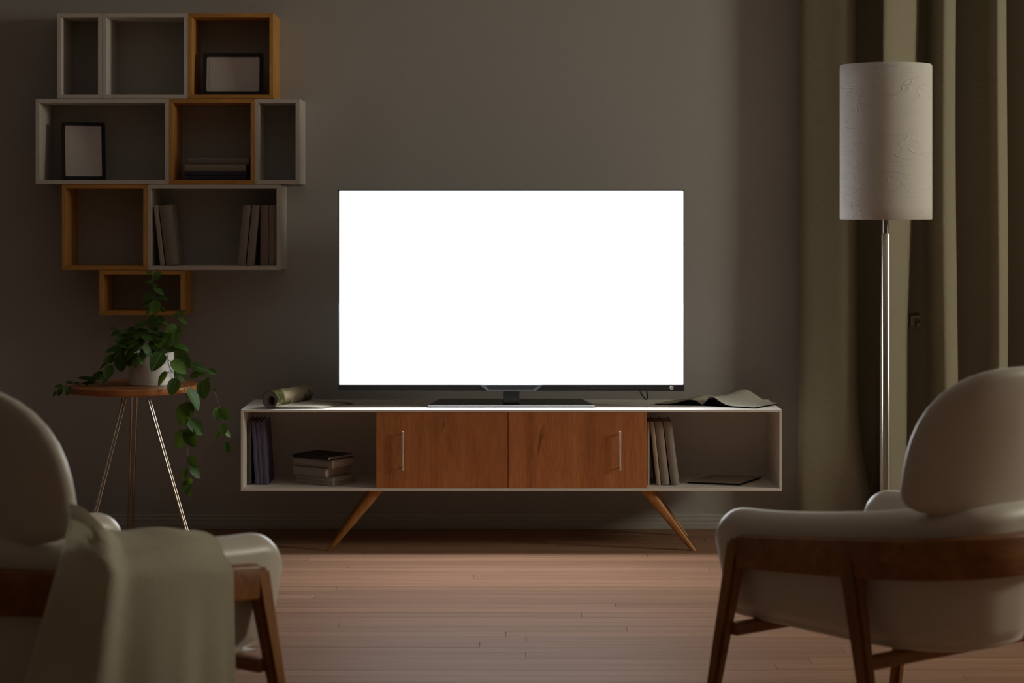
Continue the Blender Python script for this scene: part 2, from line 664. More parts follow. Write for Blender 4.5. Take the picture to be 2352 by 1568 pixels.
for r in range(rows):
    y = PY0 + (r + 0.5) * PW
    xs = [PX0]
    x = PX0 + rp.uniform(0.5, 2.2)
    while x < PX1 - 0.3:
        xs.append(x)
        x += rp.uniform(1.7, 2.3)
    xs.append(PX1)
    for a, b_ in zip(xs, xs[1:]):
        plank_at(a, b_, y)
bmo = bmesh.new()                # the same boards beyond what the camera sees
for r in range(rows):
    y = PY0 + (r + 0.5) * PW
    for (a, b_) in ((XL, PX0), (PX1, 4.4), (4.4, XR)):
        add_box(bmo, ((a + b_) / 2, y, -0.006), (b_ - a - 0.0016, PW - 0.0012, 0.012))
r = 0
y = PY0 - PW / 2
while y > YF:
    for (a, b_) in ((XL, -0.4 + (r % 3) * 0.6), (-0.4 + (r % 3) * 0.6, 3.0), (3.0, XR)):
        add_box(bmo, ((a + b_) / 2, y, -0.006), (b_ - a - 0.0016, PW - 0.0012, 0.012))
    y -= PW
    r += 1
o = obj('plank_field', bmo, M['floor_far'], fl)
o['kind'] = 'stuff'

# ------------------------------------------------------------------ wall shelf: nine cubes
SD = 0.232                       # depth of the cubes
SF = WY - SD                     # plane of their front edges
TH = 0.0172


def cube(px0, px1, py0, py1, wooden, label, name='wall_cube_shelf'):
    x0, x1 = X(px0, SF), X(px1, SF)
    z1, z0 = Z(py0, SF), Z(py1, SF)
    g = 0.0004
    x0 += g; x1 -= g; z0 += g; z1 -= g
    t = thing(name, label, 'shelf', ((x0 + x1) / 2, WY, z0), 0,
              'wooden wall cubes' if wooden else 'white wall cubes')
    w, h = (x1 - x0) / 2, z1 - z0
    c = 0.0005
    mh, mv = (M['oak_x'], M['oak_z']) if wooden else (M['shelf_white'], M['shelf_white'])
    D = SD - 0.001
    for nm, pts, m in (('bottom_board', [(-w + c, 0), (w - c, 0), (w - TH - c, TH), (-w + TH + c, TH)], mh),
                       ('top_board', [(-w + c, h), (-w + TH + c, h - TH), (w - TH - c, h - TH), (w - c, h)], mh),
                       ('side_board', [(-w, c), (-w + TH, TH + c), (-w + TH, h - TH - c), (-w, h - c)], mv),
                       ('side_board', [(w, c), (w, h - c), (w - TH, h - TH - c), (w - TH, TH + c)], mv)):
        b = prism(pts, D, bev=0.0007)
        obj(nm, b, m, t, loc=(0, -SD, 0))
    return t


cube(130.9, 234.3, 30, 226.4, False, 'narrow upright white cube at the upper end of the wall shelf, empty')
cube(234.3, 431.4, 30, 226.4, False, 'square white cube in the top row of the wall shelf, empty')
cube(431.4, 628.2, 30, 226.4, True, 'orange wood cube in the top row of the wall shelf, holding a landscape picture frame')
cube(81.4, 387.8, 226.8, 423, False, 'wide white wall shelf cube holding an upright picture frame')
cube(387.8, 585, 226.8, 423, True, 'orange wood cube of the wall shelf holding a flat stack of books')
cube(585, 688.3, 226.8, 423, False, 'narrow white cube ending the second row of the wall shelf beside the stacked books, empty')
cube(141.9, 338.3, 423.4, 620, True, 'square orange wood cube in the third row of the wall shelf, empty')
cube(338.3, 644.6, 423.4, 620, False, 'wide white cube in the third row of the wall shelf, holding leaning books')
cube(227.5, 424, 620.4, 724, True, 'low orange wood cube at the very bottom of the wall shelf behind the plant')


# ------------------------------------------------------------------ books
def book_parts(root, th, dp, ht, cov, round_spine=True):
    """book standing on z=0, spine towards -y, thickness along x"""
    bd = 0.0022
    bm = bmesh.new()
    add_box(bm, (-th / 2 + bd / 2, dp / 2, ht / 2), (bd, dp, ht), 0.0006, 1)
    add_box(bm, (th / 2 - bd / 2, dp / 2, ht / 2), (bd, dp, ht), 0.0006, 1)
    n = 6
    k = 0.16 if round_spine else 0.02
    pts = []
    for i in range(n + 1):
        a = -1 + 2 * i / n
        pts.append((a * (th / 2 - 0.0002), -k * th * (1 - a * a) + 0.0006))
    back = [(x, y + 0.0022) for x, y in pts][::-1]
    poly = pts + back
    lo = [bm.verts.new((x, y, 0)) for x, y in poly]
    hi = [bm.verts.new((x, y, ht)) for x, y in poly]
    bm.faces.new(lo[::-1])
    bm.faces.new(hi)
    for i in range(len(poly)):
        j = (i + 1) % len(poly)
        bm.faces.new((lo[i], lo[j], hi[j], hi[i]))
    fixn(bm)
    obj('cover', bm, M[cov], root, smooth=True, angle=28)
    obj('page_block', boxr(-th / 2 + bd, th / 2 - bd, 0.003, dp - 0.005, 0.004, ht - 0.004), M['pages'], root)


def standing_book(xc, y, z, th, dp, ht, cov, tilt, label, group, round_spine=True):
    """tilt > 0 leans its top to +x; it stands on its lower edge"""
    t = thing('book', label, 'book', (xc, y, z), 0, group)
    t.rotation_euler = (0, tilt, 0)
    # lift so that the lowest edge touches the board
    t.location.z = z + abs(math.sin(tilt)) * th / 2
    book_parts(t, th, dp, ht, cov, round_spine)
    return t


def lying_book(c, rot, w, dp, th, cov, label, group, round_spine=True, cat='book'):
    """book on its side: w along local x (spine length), spine towards -y, th up; c = middle of the spine edge at the bottom"""
    t = thing('book', label, cat, c, rot, group)
    bd = 0.0022
    bm = bmesh.new()
    add_box(bm, (0, dp / 2, bd / 2), (w, dp, bd), 0.0006, 1)
    add_box(bm, (0, dp / 2, th - bd / 2), (w, dp, bd), 0.0006, 1)
    n = 6
    k = 0.14 if round_spine else 0.02
    pts = []
    for i in range(n + 1):
        a = -1 + 2 * i / n
        pts.append((-k * th * (1 - a * a) + 0.0006, th / 2 + a * (th / 2 - 0.0002)))
    poly = pts + [(y + 0.0022, z) for y, z in pts][::-1]
    lo = [bm.verts.new((-w / 2, y, z)) for y, z in poly]
    hi = [bm.verts.new((w / 2, y, z)) for y, z in poly]
    bm.faces.new(lo)
    bm.faces.new(hi[::-1])
    for i in range(len(poly)):
        j = (i + 1) % len(poly)
        bm.faces.new((lo[i], hi[i], hi[j], lo[j]))
    fixn(bm)
    obj('cover', bm, M[cov], t, smooth=True, angle=28)
    obj('page_block', boxr(-w / 2 + 0.004, w / 2 - 0.004, 0.003, dp - 0.005, bd, th - bd), M['pages'], t)
    return t


# flat stack in the orange cube (second row)
BY = SF + 0.035
zb = Z(423, SF) + TH + 0.0006
for px0, px1, hpx, cov, dy, lab in (
        (427, 566, 10.0, 'cover_navy', 0.004, 'navy book at the bottom of the flat stack in the orange cube'),
        (424, 566, 10.5, 'cover_navy', 0.0, 'navy book second from the bottom of the flat stack in the orange cube'),
        (424, 565, 15.2, 'cover_beige', 0.0, 'beige book just under the grey one in the flat stack, orange cube'),
        (429.5, 572, 15.6, 'cover_grey', 0.008, 'grey book on top of the flat stack in the orange cube')):
    y = BY + dy
    th = hpx * BY / F
    lying_book(((X(px0, BY) + X(px1, BY)) / 2, y, zb), 0.0 if cov != 'cover_grey' else -0.03, X(px1, BY) - X(px0, BY), 0.165, th, cov, lab,
               'books lying in the orange cube')
    zb += th + 0.0004

# books in the wide white cube (third row)
zb = Z(620, SF) + TH + 0.0006
BY = SF + 0.02


def leaning(px_top0, px_top1, px_bot0, px_bot1, py_top, py_bot, Y, z, cov, lab, grp, dp=0.15, rs=True):
    xb = (X(px_bot0, Y) + X(px_bot1, Y)) / 2
    xt = (X(px_top0, Y) + X(px_top1, Y)) / 2
    vh = (py_bot - py_top) * Y / F
    tilt = math.atan2(xt - xb, vh)
    th = (px_bot1 - px_bot0) * Y / F * math.cos(tilt)
    ht = vh / math.cos(tilt) - abs(math.tan(tilt)) * th * 0.5
    return standing_book(xb, Y, z, th, dp, ht, cov, tilt, lab, grp, rs)


G3 = 'books standing in the wide white wall cube'
leaning(352.5, 363, 368, 378.5, 471, 609, BY, zb, 'cover_cream', 'thin pale book leaning against the side of the wide white cube above the plant', G3)
leaning(364, 395, 381.5, 411, 470, 609, BY, zb, 'cover_beige', 'thick beige book leaning on the thin pale one in the wide white cube', G3)
leaning(558.5, 577, 545.5, 563.5, 470, 609, BY, zb, 'cover_beige', 'outer of the two tilted brown books in the wide white cube', G3)
leaning(579, 597, 566, 583.5, 470, 609, BY, zb, 'cover_taupe', 'tilted brown book touching the two upright ones in the wide white cube', G3)
leaning(598, 616.5, 598, 616.5, 470, 609, BY, zb, 'cover_brown', 'upright brown book next to the tilted pair in the wide white cube', G3)
leaning(617.5, 634.3, 617.5, 634.3, 470, 609, BY, zb, 'cover_brown', 'last upright brown book against the end of the wide white cube', G3)


# ------------------------------------------------------------------ picture frames in the cubes
def picture_frame(cx_px, bot_z, Y, w, h, lean, roll, label, sway=0.0):
    t = thing('picture_frame', label, 'picture frame', (X(cx_px, Y), Y, bot_z), 0, None)
    t.rotation_euler = (-lean, 0, sway)
    b = 0.0155
    d = 0.014
    bm = bmesh.new()
    r = 0.008

    def rr(hw, hh, rad, n=4):
        out = []
        for sx, sz, a0 in ((1, 1, 0), (-1, 1, PI / 2), (-1, -1, PI), (1, -1, 3 * PI / 2)):
            for i in range(n + 1):
                a = a0 + PI / 2 * i / n
                out.append((sx * (hw - rad) + rad * math.cos(a), sz * (hh - rad) + rad * math.sin(a)))
        return out
    o_ = rr(w / 2, h / 2, r)
    i_ = rr(w / 2 - b, h / 2 - b, 0.006)
    L = []
    for pts, y in ((o_, 0.0), (o_, d), (i_, d), (i_, 0.0)):
        L.append([bm.verts.new((x, y, z + h / 2)) for x, z in pts])
    n = len(o_)
    for a in range(4):
        A_, B_ = L[a], L[(a + 1) % 4]
        for i in range(n):
            j = (i + 1) % n
            bm.faces.new((A_[i], A_[j], B_[j], B_[i]))
    obj('frame', fixn(bm), M['black_soft'], t)
    obj('mount', boxr(-w / 2 + b, w / 2 - b, 0.006, 0.010, b, h - b), M['mount'], t)
    k = b + 0.012
    obj('print', boxr(-w / 2 + k, w / 2 - k, 0.0051, 0.0058, k, h - k), M['print'], t)
    obj('pane', boxr(-w / 2 + b, w / 2 - b, 0.002, 0.0035, b, h - b), M['glass'], t)
    obj('back_board', boxr(-w / 2 + b, w / 2 - b, 0.0105, 0.0135, b, h - b), M['black_soft'], t)
    return t


YFR = SF + 0.045
z1 = Z(226.4, SF) + TH + 0.002
picture_frame(534.5, z1, YFR, 138 * YFR / F, 97 * YFR / F, 0.10, 0, 'black landscape picture frame leaning in the top orange cube', 0.02)
z2 = Z(423, SF) + TH + 0.002
YF2 = SF + 0.088
picture_frame(193, z2, YF2, 99 * YF2 / F, 135 * YF2 / F, 0.16, 0, 'black upright picture frame leaning in the wide white cube', 0.30)

# ------------------------------------------------------------------ media stand
S0, S1 = 8.0, 8.42              # front and back of the carcass
SX0, SX1 = X(553, S0), X(1796, S0)
SZ1, SZ0 = Z(940.5, S0), Z(1127.3, S0)
ST = 0.0105
stand = thing('media_stand', 'long white media stand with two cherry wood doors and splayed wooden legs', 'media stand', ((SX0 + SX1) / 2, S0, 0))
sx = (SX0 + SX1) / 2
w = (SX1 - SX0) / 2
for nm, pts in (('bottom_panel', [(-w, SZ0), (w, SZ0), (w - ST, SZ0 + ST), (-w + ST, SZ0 + ST)]),
                ('top_panel', [(-w, SZ1), (-w + ST, SZ1 - ST), (w - ST, SZ1 - ST), (w, SZ1)]),
                ('side_panel', [(-w, SZ0), (-w + ST, SZ0 + ST), (-w + ST, SZ1 - ST), (-w, SZ1)]),
                ('side_panel', [(w, SZ0), (w, SZ1), (w - ST, SZ1 - ST), (w - ST, SZ0 + ST)])):
    obj(nm, prism(pts, S1 - S0, bev=0.0006), M['white'], stand, smooth=False)
obj('back_panel', boxr(-w + ST, w - ST, S1 - S0 - 0.008, S1 - S0 - 0.001, SZ0 + ST, SZ1 - ST), M['white'], stand)
DX = [X(p, S0) - sx for p in (864, 1167.3, 1485.5)]
for dx in (DX[0], DX[2]):
    sgn = 1 if dx < 0 else -1
    obj('divider', boxr(dx, dx + sgn * 0.012, 0.024, S1 - S0 - 0.009, SZ0 + ST, SZ1 - ST), M['door_wood'], stand)
zi0, zi1 = SZ0 + ST + 0.001, SZ1 - ST - 0.0006
for k, (a, b_) in enumerate(((DX[0], DX[1] - 0.0008), (DX[1] + 0.0008, DX[2]))):
    yf = 0.0035 if k == 0 else 0.0015
    bd = box((0, 0.009, 0), (b_ - a, 0.018, zi1 - zi0), 0.0012, 1)
    d = obj('door', bd, M['door_wood'], stand, loc=((a + b_) / 2, yf, (zi0 + zi1) / 2))
    hx = X(926 if k == 0 else 1424, S0) - sx - (a + b_) / 2
    hz0, hz1 = Z(1079.5, S0) - (zi0 + zi1) / 2, Z(989.5, S0) - (zi0 + zi1) / 2
    bh = bmesh.new()
    add_box(bh, (hx, -0.017, (hz0 + hz1) / 2), (0.0075, 0.006, hz1 - hz0), 0.0018, 2)
    for hz in (hz0 + 0.012, hz1 - 0.012):
        add_box(bh, (hx, -0.007, hz), (0.005, 0.015, 0.005), 0.0006, 1)
    obj('handle', bh, M['handle'], d)
for sgn, ptx, pbx in ((-1, 867.5, 756.5), (1, 1484.5, 1592.5)):
    for yy, bx, top, kx in ((0.035, pbx, ptx, 0), (0.385, pbx, ptx, 1)):
        Yl = S0 + yy
        if kx == 0:
            xt, xb = X(top, Yl) - sx, X(bx, Yl) - sx
        pt = (xt, yy + (0.01 if kx == 0 else -0.01), SZ0 - 0.0005)
        pb = (xb, yy - (0.012 if kx == 0 else -0.012), 0.0)
        bl = bmesh.new()
        rings = []
        for q in range(9):
            u = q / 8
            wx = 0.058 + (0.0235 - 0.058) * u
            wy = 0.040 + (0.020 - 0.040) * u
            c = Vector(pt).lerp(Vector(pb), u)
            ring = []
            for a in range(16):
                th = 2 * PI * a / 16
                ca, sa = math.cos(th), math.sin(th)
                ring.append(bl.verts.new((c.x + wx / 2 * math.copysign(abs(ca) ** 0.7, ca), c.y + wy / 2 * math.copysign(abs(sa) ** 0.7, sa), c.z)))
            rings.append(ring)
        for A_, B_ in zip(rings, rings[1:]):
            for a in range(16):
                bl.faces.new((A_[a], A_[(a + 1) % 16], B_[(a + 1) % 16], B_[a]))
        bl.faces.new(rings[0])
        bl.faces.new(rings[-1][::-1])
        obj('leg', fixn(bl), M['leg_wood'], stand, smooth=True, angle=60)

# books in the stand, nearer end
zf = SZ0 + ST + 0.0008
YB = 8.105
G1 = 'books standing at the end of the media stand under the rolled magazine'
leaning(568.6, 577.0, 568.6, 577.0, 968, 1112.5, YB, zf, 'cover_olive', 'dark olive upright book against the end panel of the media stand', G1, dp=0.19)
leaning(577.2, 587, 586.2, 595.5, 968, 1112.5, YB, zf, 'cover_blue', 'blue book leaning on the olive one in the media stand, first of three', G1, dp=0.19)
leaning(587.4, 597, 596.0, 605.2, 968, 1112.5, YB, zf, 'cover_blue', 'middle one of the three blue books leaning in the media stand', G1, dp=0.19)
leaning(597.5, 608, 605.8, 617, 968, 1112.5, YB, zf, 'cover_blue', 'outermost of the three blue books leaning in the media stand, facing the stack', G1, dp=0.19)
G2 = 'books lying in a stack in the media stand'
cy = 8.05
zc = zf
for cxp, lpx, th, w_, dp_, rot, cov, lab, rs in (
        (765.0, 0, 0.0165, 0.205, 0.150, -0.62, 'cover_cream', 'thin cream book at the bottom of the stack in the media stand', False),
        (765.5, 0, 0.0190, 0.205, 0.150, -0.62, 'cover_cream', 'cream book second from the bottom of the stack in the media stand', True),
        (749.0, 0, 0.0345, 0.175, 0.165, -0.60, 'cover_taupe', 'thick taupe book in the middle of the stack in the media stand', True),
        (763.5, 0, 0.0335, 0.205, 0.150, -0.58, 'cover_taupe', 'thick taupe book just under the black one in the media stand stack', True),
        (753.5, 0, 0.0150, 0.190, 0.155, -0.62, 'black_soft', 'thin black book on top of the stack in the media stand', True)):
    # near corner at (cxp, cy): spine runs from it back to the left, head of the book faces right
    near = Vector((X(cxp, cy), cy, zc))
    sp_dir = Vector((-math.cos(rot), -math.sin(rot), 0))
    mid = near + sp_dir * (w_ / 2)
    lying_book(mid, rot, w_, dp_, th, cov, lab, G2, rs)
    zc += th + 0.0005
G4 = 'pale books standing beside the cherry door'
leaning(1485.9, 1491.8, 1485.9, 1491.8, 968, 1113.5, 8.09, zf, 'cover_cream', 'thin cream book upright against the cherry door panel', G4, dp=0.19)
leaning(1493, 1502, 1508.5, 1518, 968, 1113.5, 8.09, zf, 'cover_cream', 'thin cream book leaning beside the cherry door', G4, dp=0.19)
leaning(1503.5, 1521.5, 1519.5, 1538, 968, 1113.5, 8.09, zf, 'cover_taupe', 'middle taupe book of the leaning trio beside the cherry door', G4, dp=0.19)
leaning(1523.5, 1542.5, 1541.5, 1561, 968, 1113.5, 8.09, zf, 'cover_taupe', 'outermost leaning taupe book beside the cherry door, facing the flat notebook', G4, dp=0.19)

# flat soft notebook in the stand
nb = thing('notebook', 'thin dark-edged notebook lying flat inside the open end of the media stand', 'notebook', (X(1637, 8.07), 8.07, zf), 0.0)
q = [P(1575, 1107, 8.0), P(1697, 1112.5, 8.0), P(1751, 1093, 8.0), P(1640, 1088, 8.0)]


def onplane(px, py, z):
    Y = (CH - z) * F / (py - HY)
    return Vector((X(px, Y), Y, z))


def slab(corners, t, bev=0.0015):
    bm = bmesh.new()
    lo = [bm.verts.new(c) for c in corners]
    hi = [bm.verts.new(c + Vector((0, 0, t))) for c in corners]
    bm.faces.new(lo[::-1])
    bm.faces.new(hi)
    n = len(corners)
    for i in range(n):
        bm.faces.new((lo[i], lo[(i + 1) % n], hi[(i + 1) % n], hi[i]))
    fixn(bm)
    if bev:
        bmesh.ops.bevel(bm, geom=list(bm.edges), offset=bev, segments=2, affect='EDGES')
    return bm


cs = [onplane(1577, 1109.5, zf), onplane(1699, 1114.5, zf), onplane(1750, 1098, zf), onplane(1640, 1094.5, zf)]
off = Vector(nb.location)
cs = [c - off for c in cs]
ce = sum(cs, Vector()) / 4
obj('page_block', slab([ce + (c - ce) * 0.985 for c in cs], 0.0065, 0.0008), M['black_soft'], nb)
obj('cover', slab([c + Vector((0, 0, 0.0067)) for c in cs], 0.0035, 0.0012), M['cover_cream'], nb)

# ------------------------------------------------------------------ television
TY = 8.092                       # plane of the glass
tv = thing('television', 'large flat television with a blank glowing white screen on the media stand', 'television', (X(1174.3, TY), TY, SZ1 + 0.0005))
tx = X(1174.3, TY)
tz = SZ1 + 0.0005


def TX(px, y=TY): return X(px, y) - tx
def TZ(py, y=TY): return Z(py, y) - tz


x0, x1 = TX(776.5), TX(1571.5)
za, zb_ = TZ(898.3), TZ(435)
sx0, sx1, sz0, sz1 = TX(779.3), TX(1569), TZ(882.8), TZ(438.2)
obj('screen', boxr(sx0, sx1, 0.0, 0.004, sz0, sz1), M['screen'], tv)
bmf = bmesh.new()
for (a, b_, c_, d_) in ((x0, sx0, za, zb_), (sx1, x1, za, zb_), (sx0, sx1, sz1, zb_)):
    add_box(bmf, ((a + b_) / 2, 0.006, (c_ + d_) / 2), (b_ - a, 0.024, d_ - c_), 0.0008, 1)
obj('bezel', bmf, M['black'], tv)
obj('lower_bezel', boxr(sx0, sx1, -0.006, 0.018, za, sz0, 0.002, 2), M['black'], tv)
bmh = boxr(x0 + 0.002, x1 - 0.002, 0.006, 0.030, za + 0.002, zb_ - 0.002, 0.004, 2)
add_box(bmh, (0, 0.045, (za + zb_) / 2 - 0.05), (0.9, 0.05, 0.5), 0.02, 3)
obj('housing', bmh, M['black'], tv)
bmb = bmesh.new()
t0, t1, u0, u1 = TX(1100), TX(1248), TX(1121), TX(1229)
zt, zl = TZ(883), TZ(898)
fr = [bmb.verts.new(v) for v in ((t0, -0.0062, zt), (t1, -0.0062, zt), (u1, -0.0062, zl), (u0, -0.0062, zl))]
k = 0.008
ff = [bmb.verts.new(v) for v in ((t0 + 0.022, -0.013, zt), (t1 - 0.022, -0.013, zt), (u1 - 0.006, -0.013, zl + k), (u0 + 0.006, -0.013, zl + k))]
bmb.faces.new(ff)
for i in range(4):
    bmb.faces.new((fr[i], fr[(i + 1) % 4], ff[(i + 1) % 4], ff[i]))
obj('centre_bracket', fixn(bmb), M['bracket'], tv)
obj('trim_line', boxr(TX(1356), TX(1557), -0.0068, -0.0058, TZ(890.6), TZ(889.8)), M['trimline'], tv)
bmd = bmesh.new()
add_lathe(bmd, [(0, 0.003), (0.0070, 0.003), (0.0082, 0.0018), (0.0082, 0), (0, 0)], 12)
bmesh.ops.transform(bmd, matrix=Matrix.Translation((TX(1542.5), -0.0060, TZ(890))) @ Matrix.Rotation(PI / 2, 4, 'X'), verts=bmd.verts)
obj('badge', bmd, M['badge'], tv)
n0, n1 = TX(1155.5, 8.17), TX(1193, 8.17)
obj('neck', boxr(n0, n1, 0.028, 0.062, 0.008, 0.16, 0.003, 2), M['black'], tv)
# base plate: trapezoid, dark top, metal front edge
y0 = 8.080 - TY
y1 = 8.335 - TY
bx0, bx1 = TX(983, 8.080), TX(1366, 8.080)
cx0, cx1 = TX(1010, 8.335), TX(1336, 8.335)
bmb = bmesh.new()
lo = [bmb.verts.new(v) for v in ((bx0, y0, 0), (bx1, y0, 0), (cx1, y1, 0), (cx0, y1, 0))]
hi = [bmb.verts.new(v) for v in ((bx0, y0, 0.009), (bx1, y0, 0.009), (cx1, y1, 0.011), (cx0, y1, 0.011))]
bmb.faces.new(lo[::-1])
bmb.faces.new(hi)
for i in range(4):
    bmb.faces.new((lo[i], lo[(i + 1) % 4], hi[(i + 1) % 4], hi[i]))
obj('base_plate', fixn(bmb), M['black'], tv)
obj('base_edge', boxr(bx0, bx1, y0 - 0.003, y0, 0.0, 0.0098, 0.0006, 1), M['silver'], tv)

# cable behind the set, drooping on the stand top
pts = [P(1466, 893, 8.2), P(1472, 902, 8.21), P(1478, 912, 8.23), P(1485, 917, 8.26), P(1487.5, 908, 8.28), P(1484, 897, 8.24), P(1478, 885, 8.2)]
pts = [p.copy() for p in catmull(pts, 5)]
for p in pts:
    p.z = max(p.z, SZ1 + 0.004)
tag(obj('power_cable', add_tube(bmesh.new(), pts, 0.0032, 8), M['cable'], smooth=True),
    'thin black cable looping down behind the television onto the stand top', 'cable')

# ------------------------------------------------------------------ rolled magazine
zt = SZ1 + 0.0008
mg = thing('rolled_magazine', 'magazine rolled up at one side, printed cover outward, lying on the stand top', 'magazine', (X(650, 8.08), 8.08, zt), 0)
mo = Vector(mg.location)
ax0 = onplane(620, 939.0, zt) - mo          # under the near end of the roll
ax1 = onplane(702, 923.0, zt) - mo
adir = (ax1 - ax0).normalized()
side = Vector((adir.y, -adir.x, 0))          # towards the open sheets (right-near)
L = (ax1 - ax0).length
R0 = 0.0355


def spiral(u, v):
    """u along the axis, v along the paper from the flat edge into the roll"""
    turns = 1.62
    a = -PI / 2 + 2 * PI * turns * v
    r = R0 * (1 - 0.30 * max(0.0, (v - 0.60) / 0.40))
    c = ax0 + adir * (L * u)
    cz = R0 + 0.003
    s = -math.cos(a) * r * -1
    return c + side * (s) + Vector((0, 0, cz + math.sin(a) * r + (1 - u) * 0.0))


roll = grid_bm(spiral, 10, 44)
thicken(roll, 0.0022)
obj('roll', roll, M['print_cover'], mg, smooth=True, angle=50)


def inner(u, v):
    a = -PI / 2 + 2 * PI * (0.95 + 0.85 * v)
    r = R0 * (0.70 - 0.12 * v) - 0.002
    c = ax0 + adir * (0.002 + (L - 0.004) * u)
    return c + side * (math.cos(a) * r) + Vector((0, 0, R0 * 0.93 + 0.001 + math.sin(a) * r))


inn = grid_bm(inner, 6, 28)
thicken(inn, 0.0012)
obj('inner_pages', inn, M['paper'], mg, smooth=True, angle=50)
b = bmesh.new()
nr = 28
rr = []
for (rad, ou) in ((R0 * 0.94, 0.0015), (R0 * 0.60, 0.0015), (R0 * 0.60, 0.05), (R0 * 0.94, 0.05)):
    off_ = 0.0 if rad > R0 * 0.8 else 0.006
    rr.append([b.verts.new(ax0 + adir * ou + side * (math.cos(2 * PI * k / nr) * rad + off_) + Vector((0, 0, R0 + 0.003 - off_ + math.sin(2 * PI * k / nr) * rad)))
               for k in range(nr)])
for a_ in range(4):
    for k in range(nr):
        b.faces.new((rr[a_][k], rr[a_][(k + 1) % nr], rr[(a_ + 1) % 4][(k + 1) % nr], rr[(a_ + 1) % 4][k]))
obj('page_edges', fixn(b), M['page_edge'], mg, smooth=True, angle=40)
e0 = onplane(742, 938.2, zt) - mo
e1 = onplane(815, 927.0, zt) - mo
for i, (dz, sh) in enumerate(((0.0, 1.0), (0.0022, 0.985), (0.0044, 0.96))):
    def sheet(u, v, dz=dz, sh=sh):
        a = ax0.lerp(ax1, u)
        b = e0.lerp(e1, u)
        p = a.lerp(b, v * sh)
        lift = 0.0035 * math.sin(v * PI) + 0.010 * (1 - v) ** 6
        return Vector((p.x, p.y, dz + 0.0004 + lift * (0.4 + 0.3 * i)))
    b = grid_bm(sheet, 6, 14)
    thicken(b, 0.0014)
    obj('open_page', b, M['paper'], mg, smooth=True, angle=50)

# ------------------------------------------------------------------ open magazine
om = thing('open_magazine', 'open magazine with curling blank pages at the end of the stand top', 'magazine', (X(1640, 8.12), 8.12, zt), 0)
oo = Vector(om.location)
spn = onplane(1614, 931.5, zt) - oo
spf = onplane(1652, 920.0, zt) - oo
rn = onplane(1733, 938.0, zt) - oo
rf = onplane(1789, 928.5, zt) - oo
ln = onplane(1502, 929.5, zt) - oo
lf = onplane(1556, 919.5, zt) - oo


def page(n0, f0, n1, f1, prof_n, prof_f, dz, sh=1.0):
    def fn(u, v):
        a = n0.lerp(f0, u)
        b = n1.lerp(f1, u)
        p = a.lerp(b, v * sh)
        zz = prof_n(v) * (1 - u) + prof_f(v) * u
        return Vector((p.x, p.y, dz + zz))
    bm = grid_bm(fn, 10, 24)
    thicken(bm, 0.0008)
    return bm


def hump(c, wd, h):
    return lambda v: h * math.exp(-((v - c) / wd) ** 2) * min(1, v * 8)


for k in range(5):
    f = 1 - k * 0.21
    obj('page', page(spn, spf, rn, rf, hump(0.15, 0.22, 0.036 * f), hump(0.42, 0.27, 0.050 * f), 0.0050 - k * 0.0009, 1 - 0.012 * k),
        M['paper'] if k == 0 else M['paper_dark'], om, smooth=True, angle=50)
    obj('page', page(spn, spf, ln, lf, hump(0.25, 0.26, 0.020 * f), hump(0.35, 0.30, 0.022 * f), 0.0050 - k * 0.0009, 1 - 0.012 * k),
        M['paper'] if k == 0 else M['paper_dark'], om, smooth=True, angle=50)
bmc = slab([ln + (ln - spn) * 0.0, spn, rn, rf, spf, lf], 0.0008, 0)
obj('cover', bmc, M['black_soft'], om)

# ------------------------------------------------------------------ floor lamp
LY = 7.55
lamp = thing('floor_lamp', 'floor lamp with a tall wrinkled white drum shade on a polished metal pole, unlit', 'lamp', (X(2034.5, LY), LY, 0))
r_s = 104.5 * LY / F
zs0, zs1 = Z(503.5, LY), Z(149.5, LY)
b = bmesh.new()
pr = [(r_s - 0.002, zs0), (r_s, zs0 + 0.002)] + [(r_s, zs0 + (zs1 - zs0) * i / 12) for i in range(1, 12)] + [(r_s, zs1 - 0.006), (r_s - 0.003, zs1), (r_s - 0.006, zs1 - 0.003)]
add_lathe(b, pr, 72)
obj('shade', b, M['shade'], lamp, smooth=True, angle=60)
b = bmesh.new()
add_lathe(b, [(r_s - 0.006, zs1 - 0.003), (r_s - 0.007, zs0 + 0.003), (r_s - 0.002, zs0)], 72)
obj('shade_lining', b, M['shade_in'], lamp, smooth=True, angle=60)
b = bmesh.new()
for i in range(3):
    a = 2 * PI * i / 3 + 0.5
    add_tube(b, [(0, 0, zs1 - 0.05), (math.cos(a) * (r_s - 0.006), math.sin(a) * (r_s - 0.006), zs1 - 0.012)], 0.0025, 6)
obj('shade_carrier', b, M['steel_dark'], lamp, smooth=True)
zc_ = Z(536, LY)
b = bmesh.new()
add_lathe(b, [(0, 0.028), (0.0167, 0.028), (0.0167, zc_ - 0.002), (0.0155, zc_), (0, zc_)], 40)
obj('pole', b, M['steel'], lamp, smooth=True, angle=40)
b = bmesh.new()
add_lathe(b, [(0, zc_), (0.0108, zc_), (0.0108, zs1 - 0.05), (0.006, zs1 - 0.04), (0, zs1 - 0.04)], 28)
obj('upper_pole', b, M['steel_dark'], lamp, smooth=True, angle=40)
b = bmesh.new()
add_lathe(b, [(0, 0), (0.145, 0), (0.15, 0.004), (0.15, 0.016), (0.144, 0.022), (0.03, 0.028), (0, 0.028)], 56)
obj('base', b, M['steel'], lamp, smooth=True, angle=40)
b = bmesh.new()
add_lathe(b, [(0, 1.52), (0.012, 1.525), (0.020, 1.56), (0.030, 1.60), (0.026, 1.63), (0, 1.64)], 20)
obj('bulb', b, M['shade_in'], lamp, smooth=True)

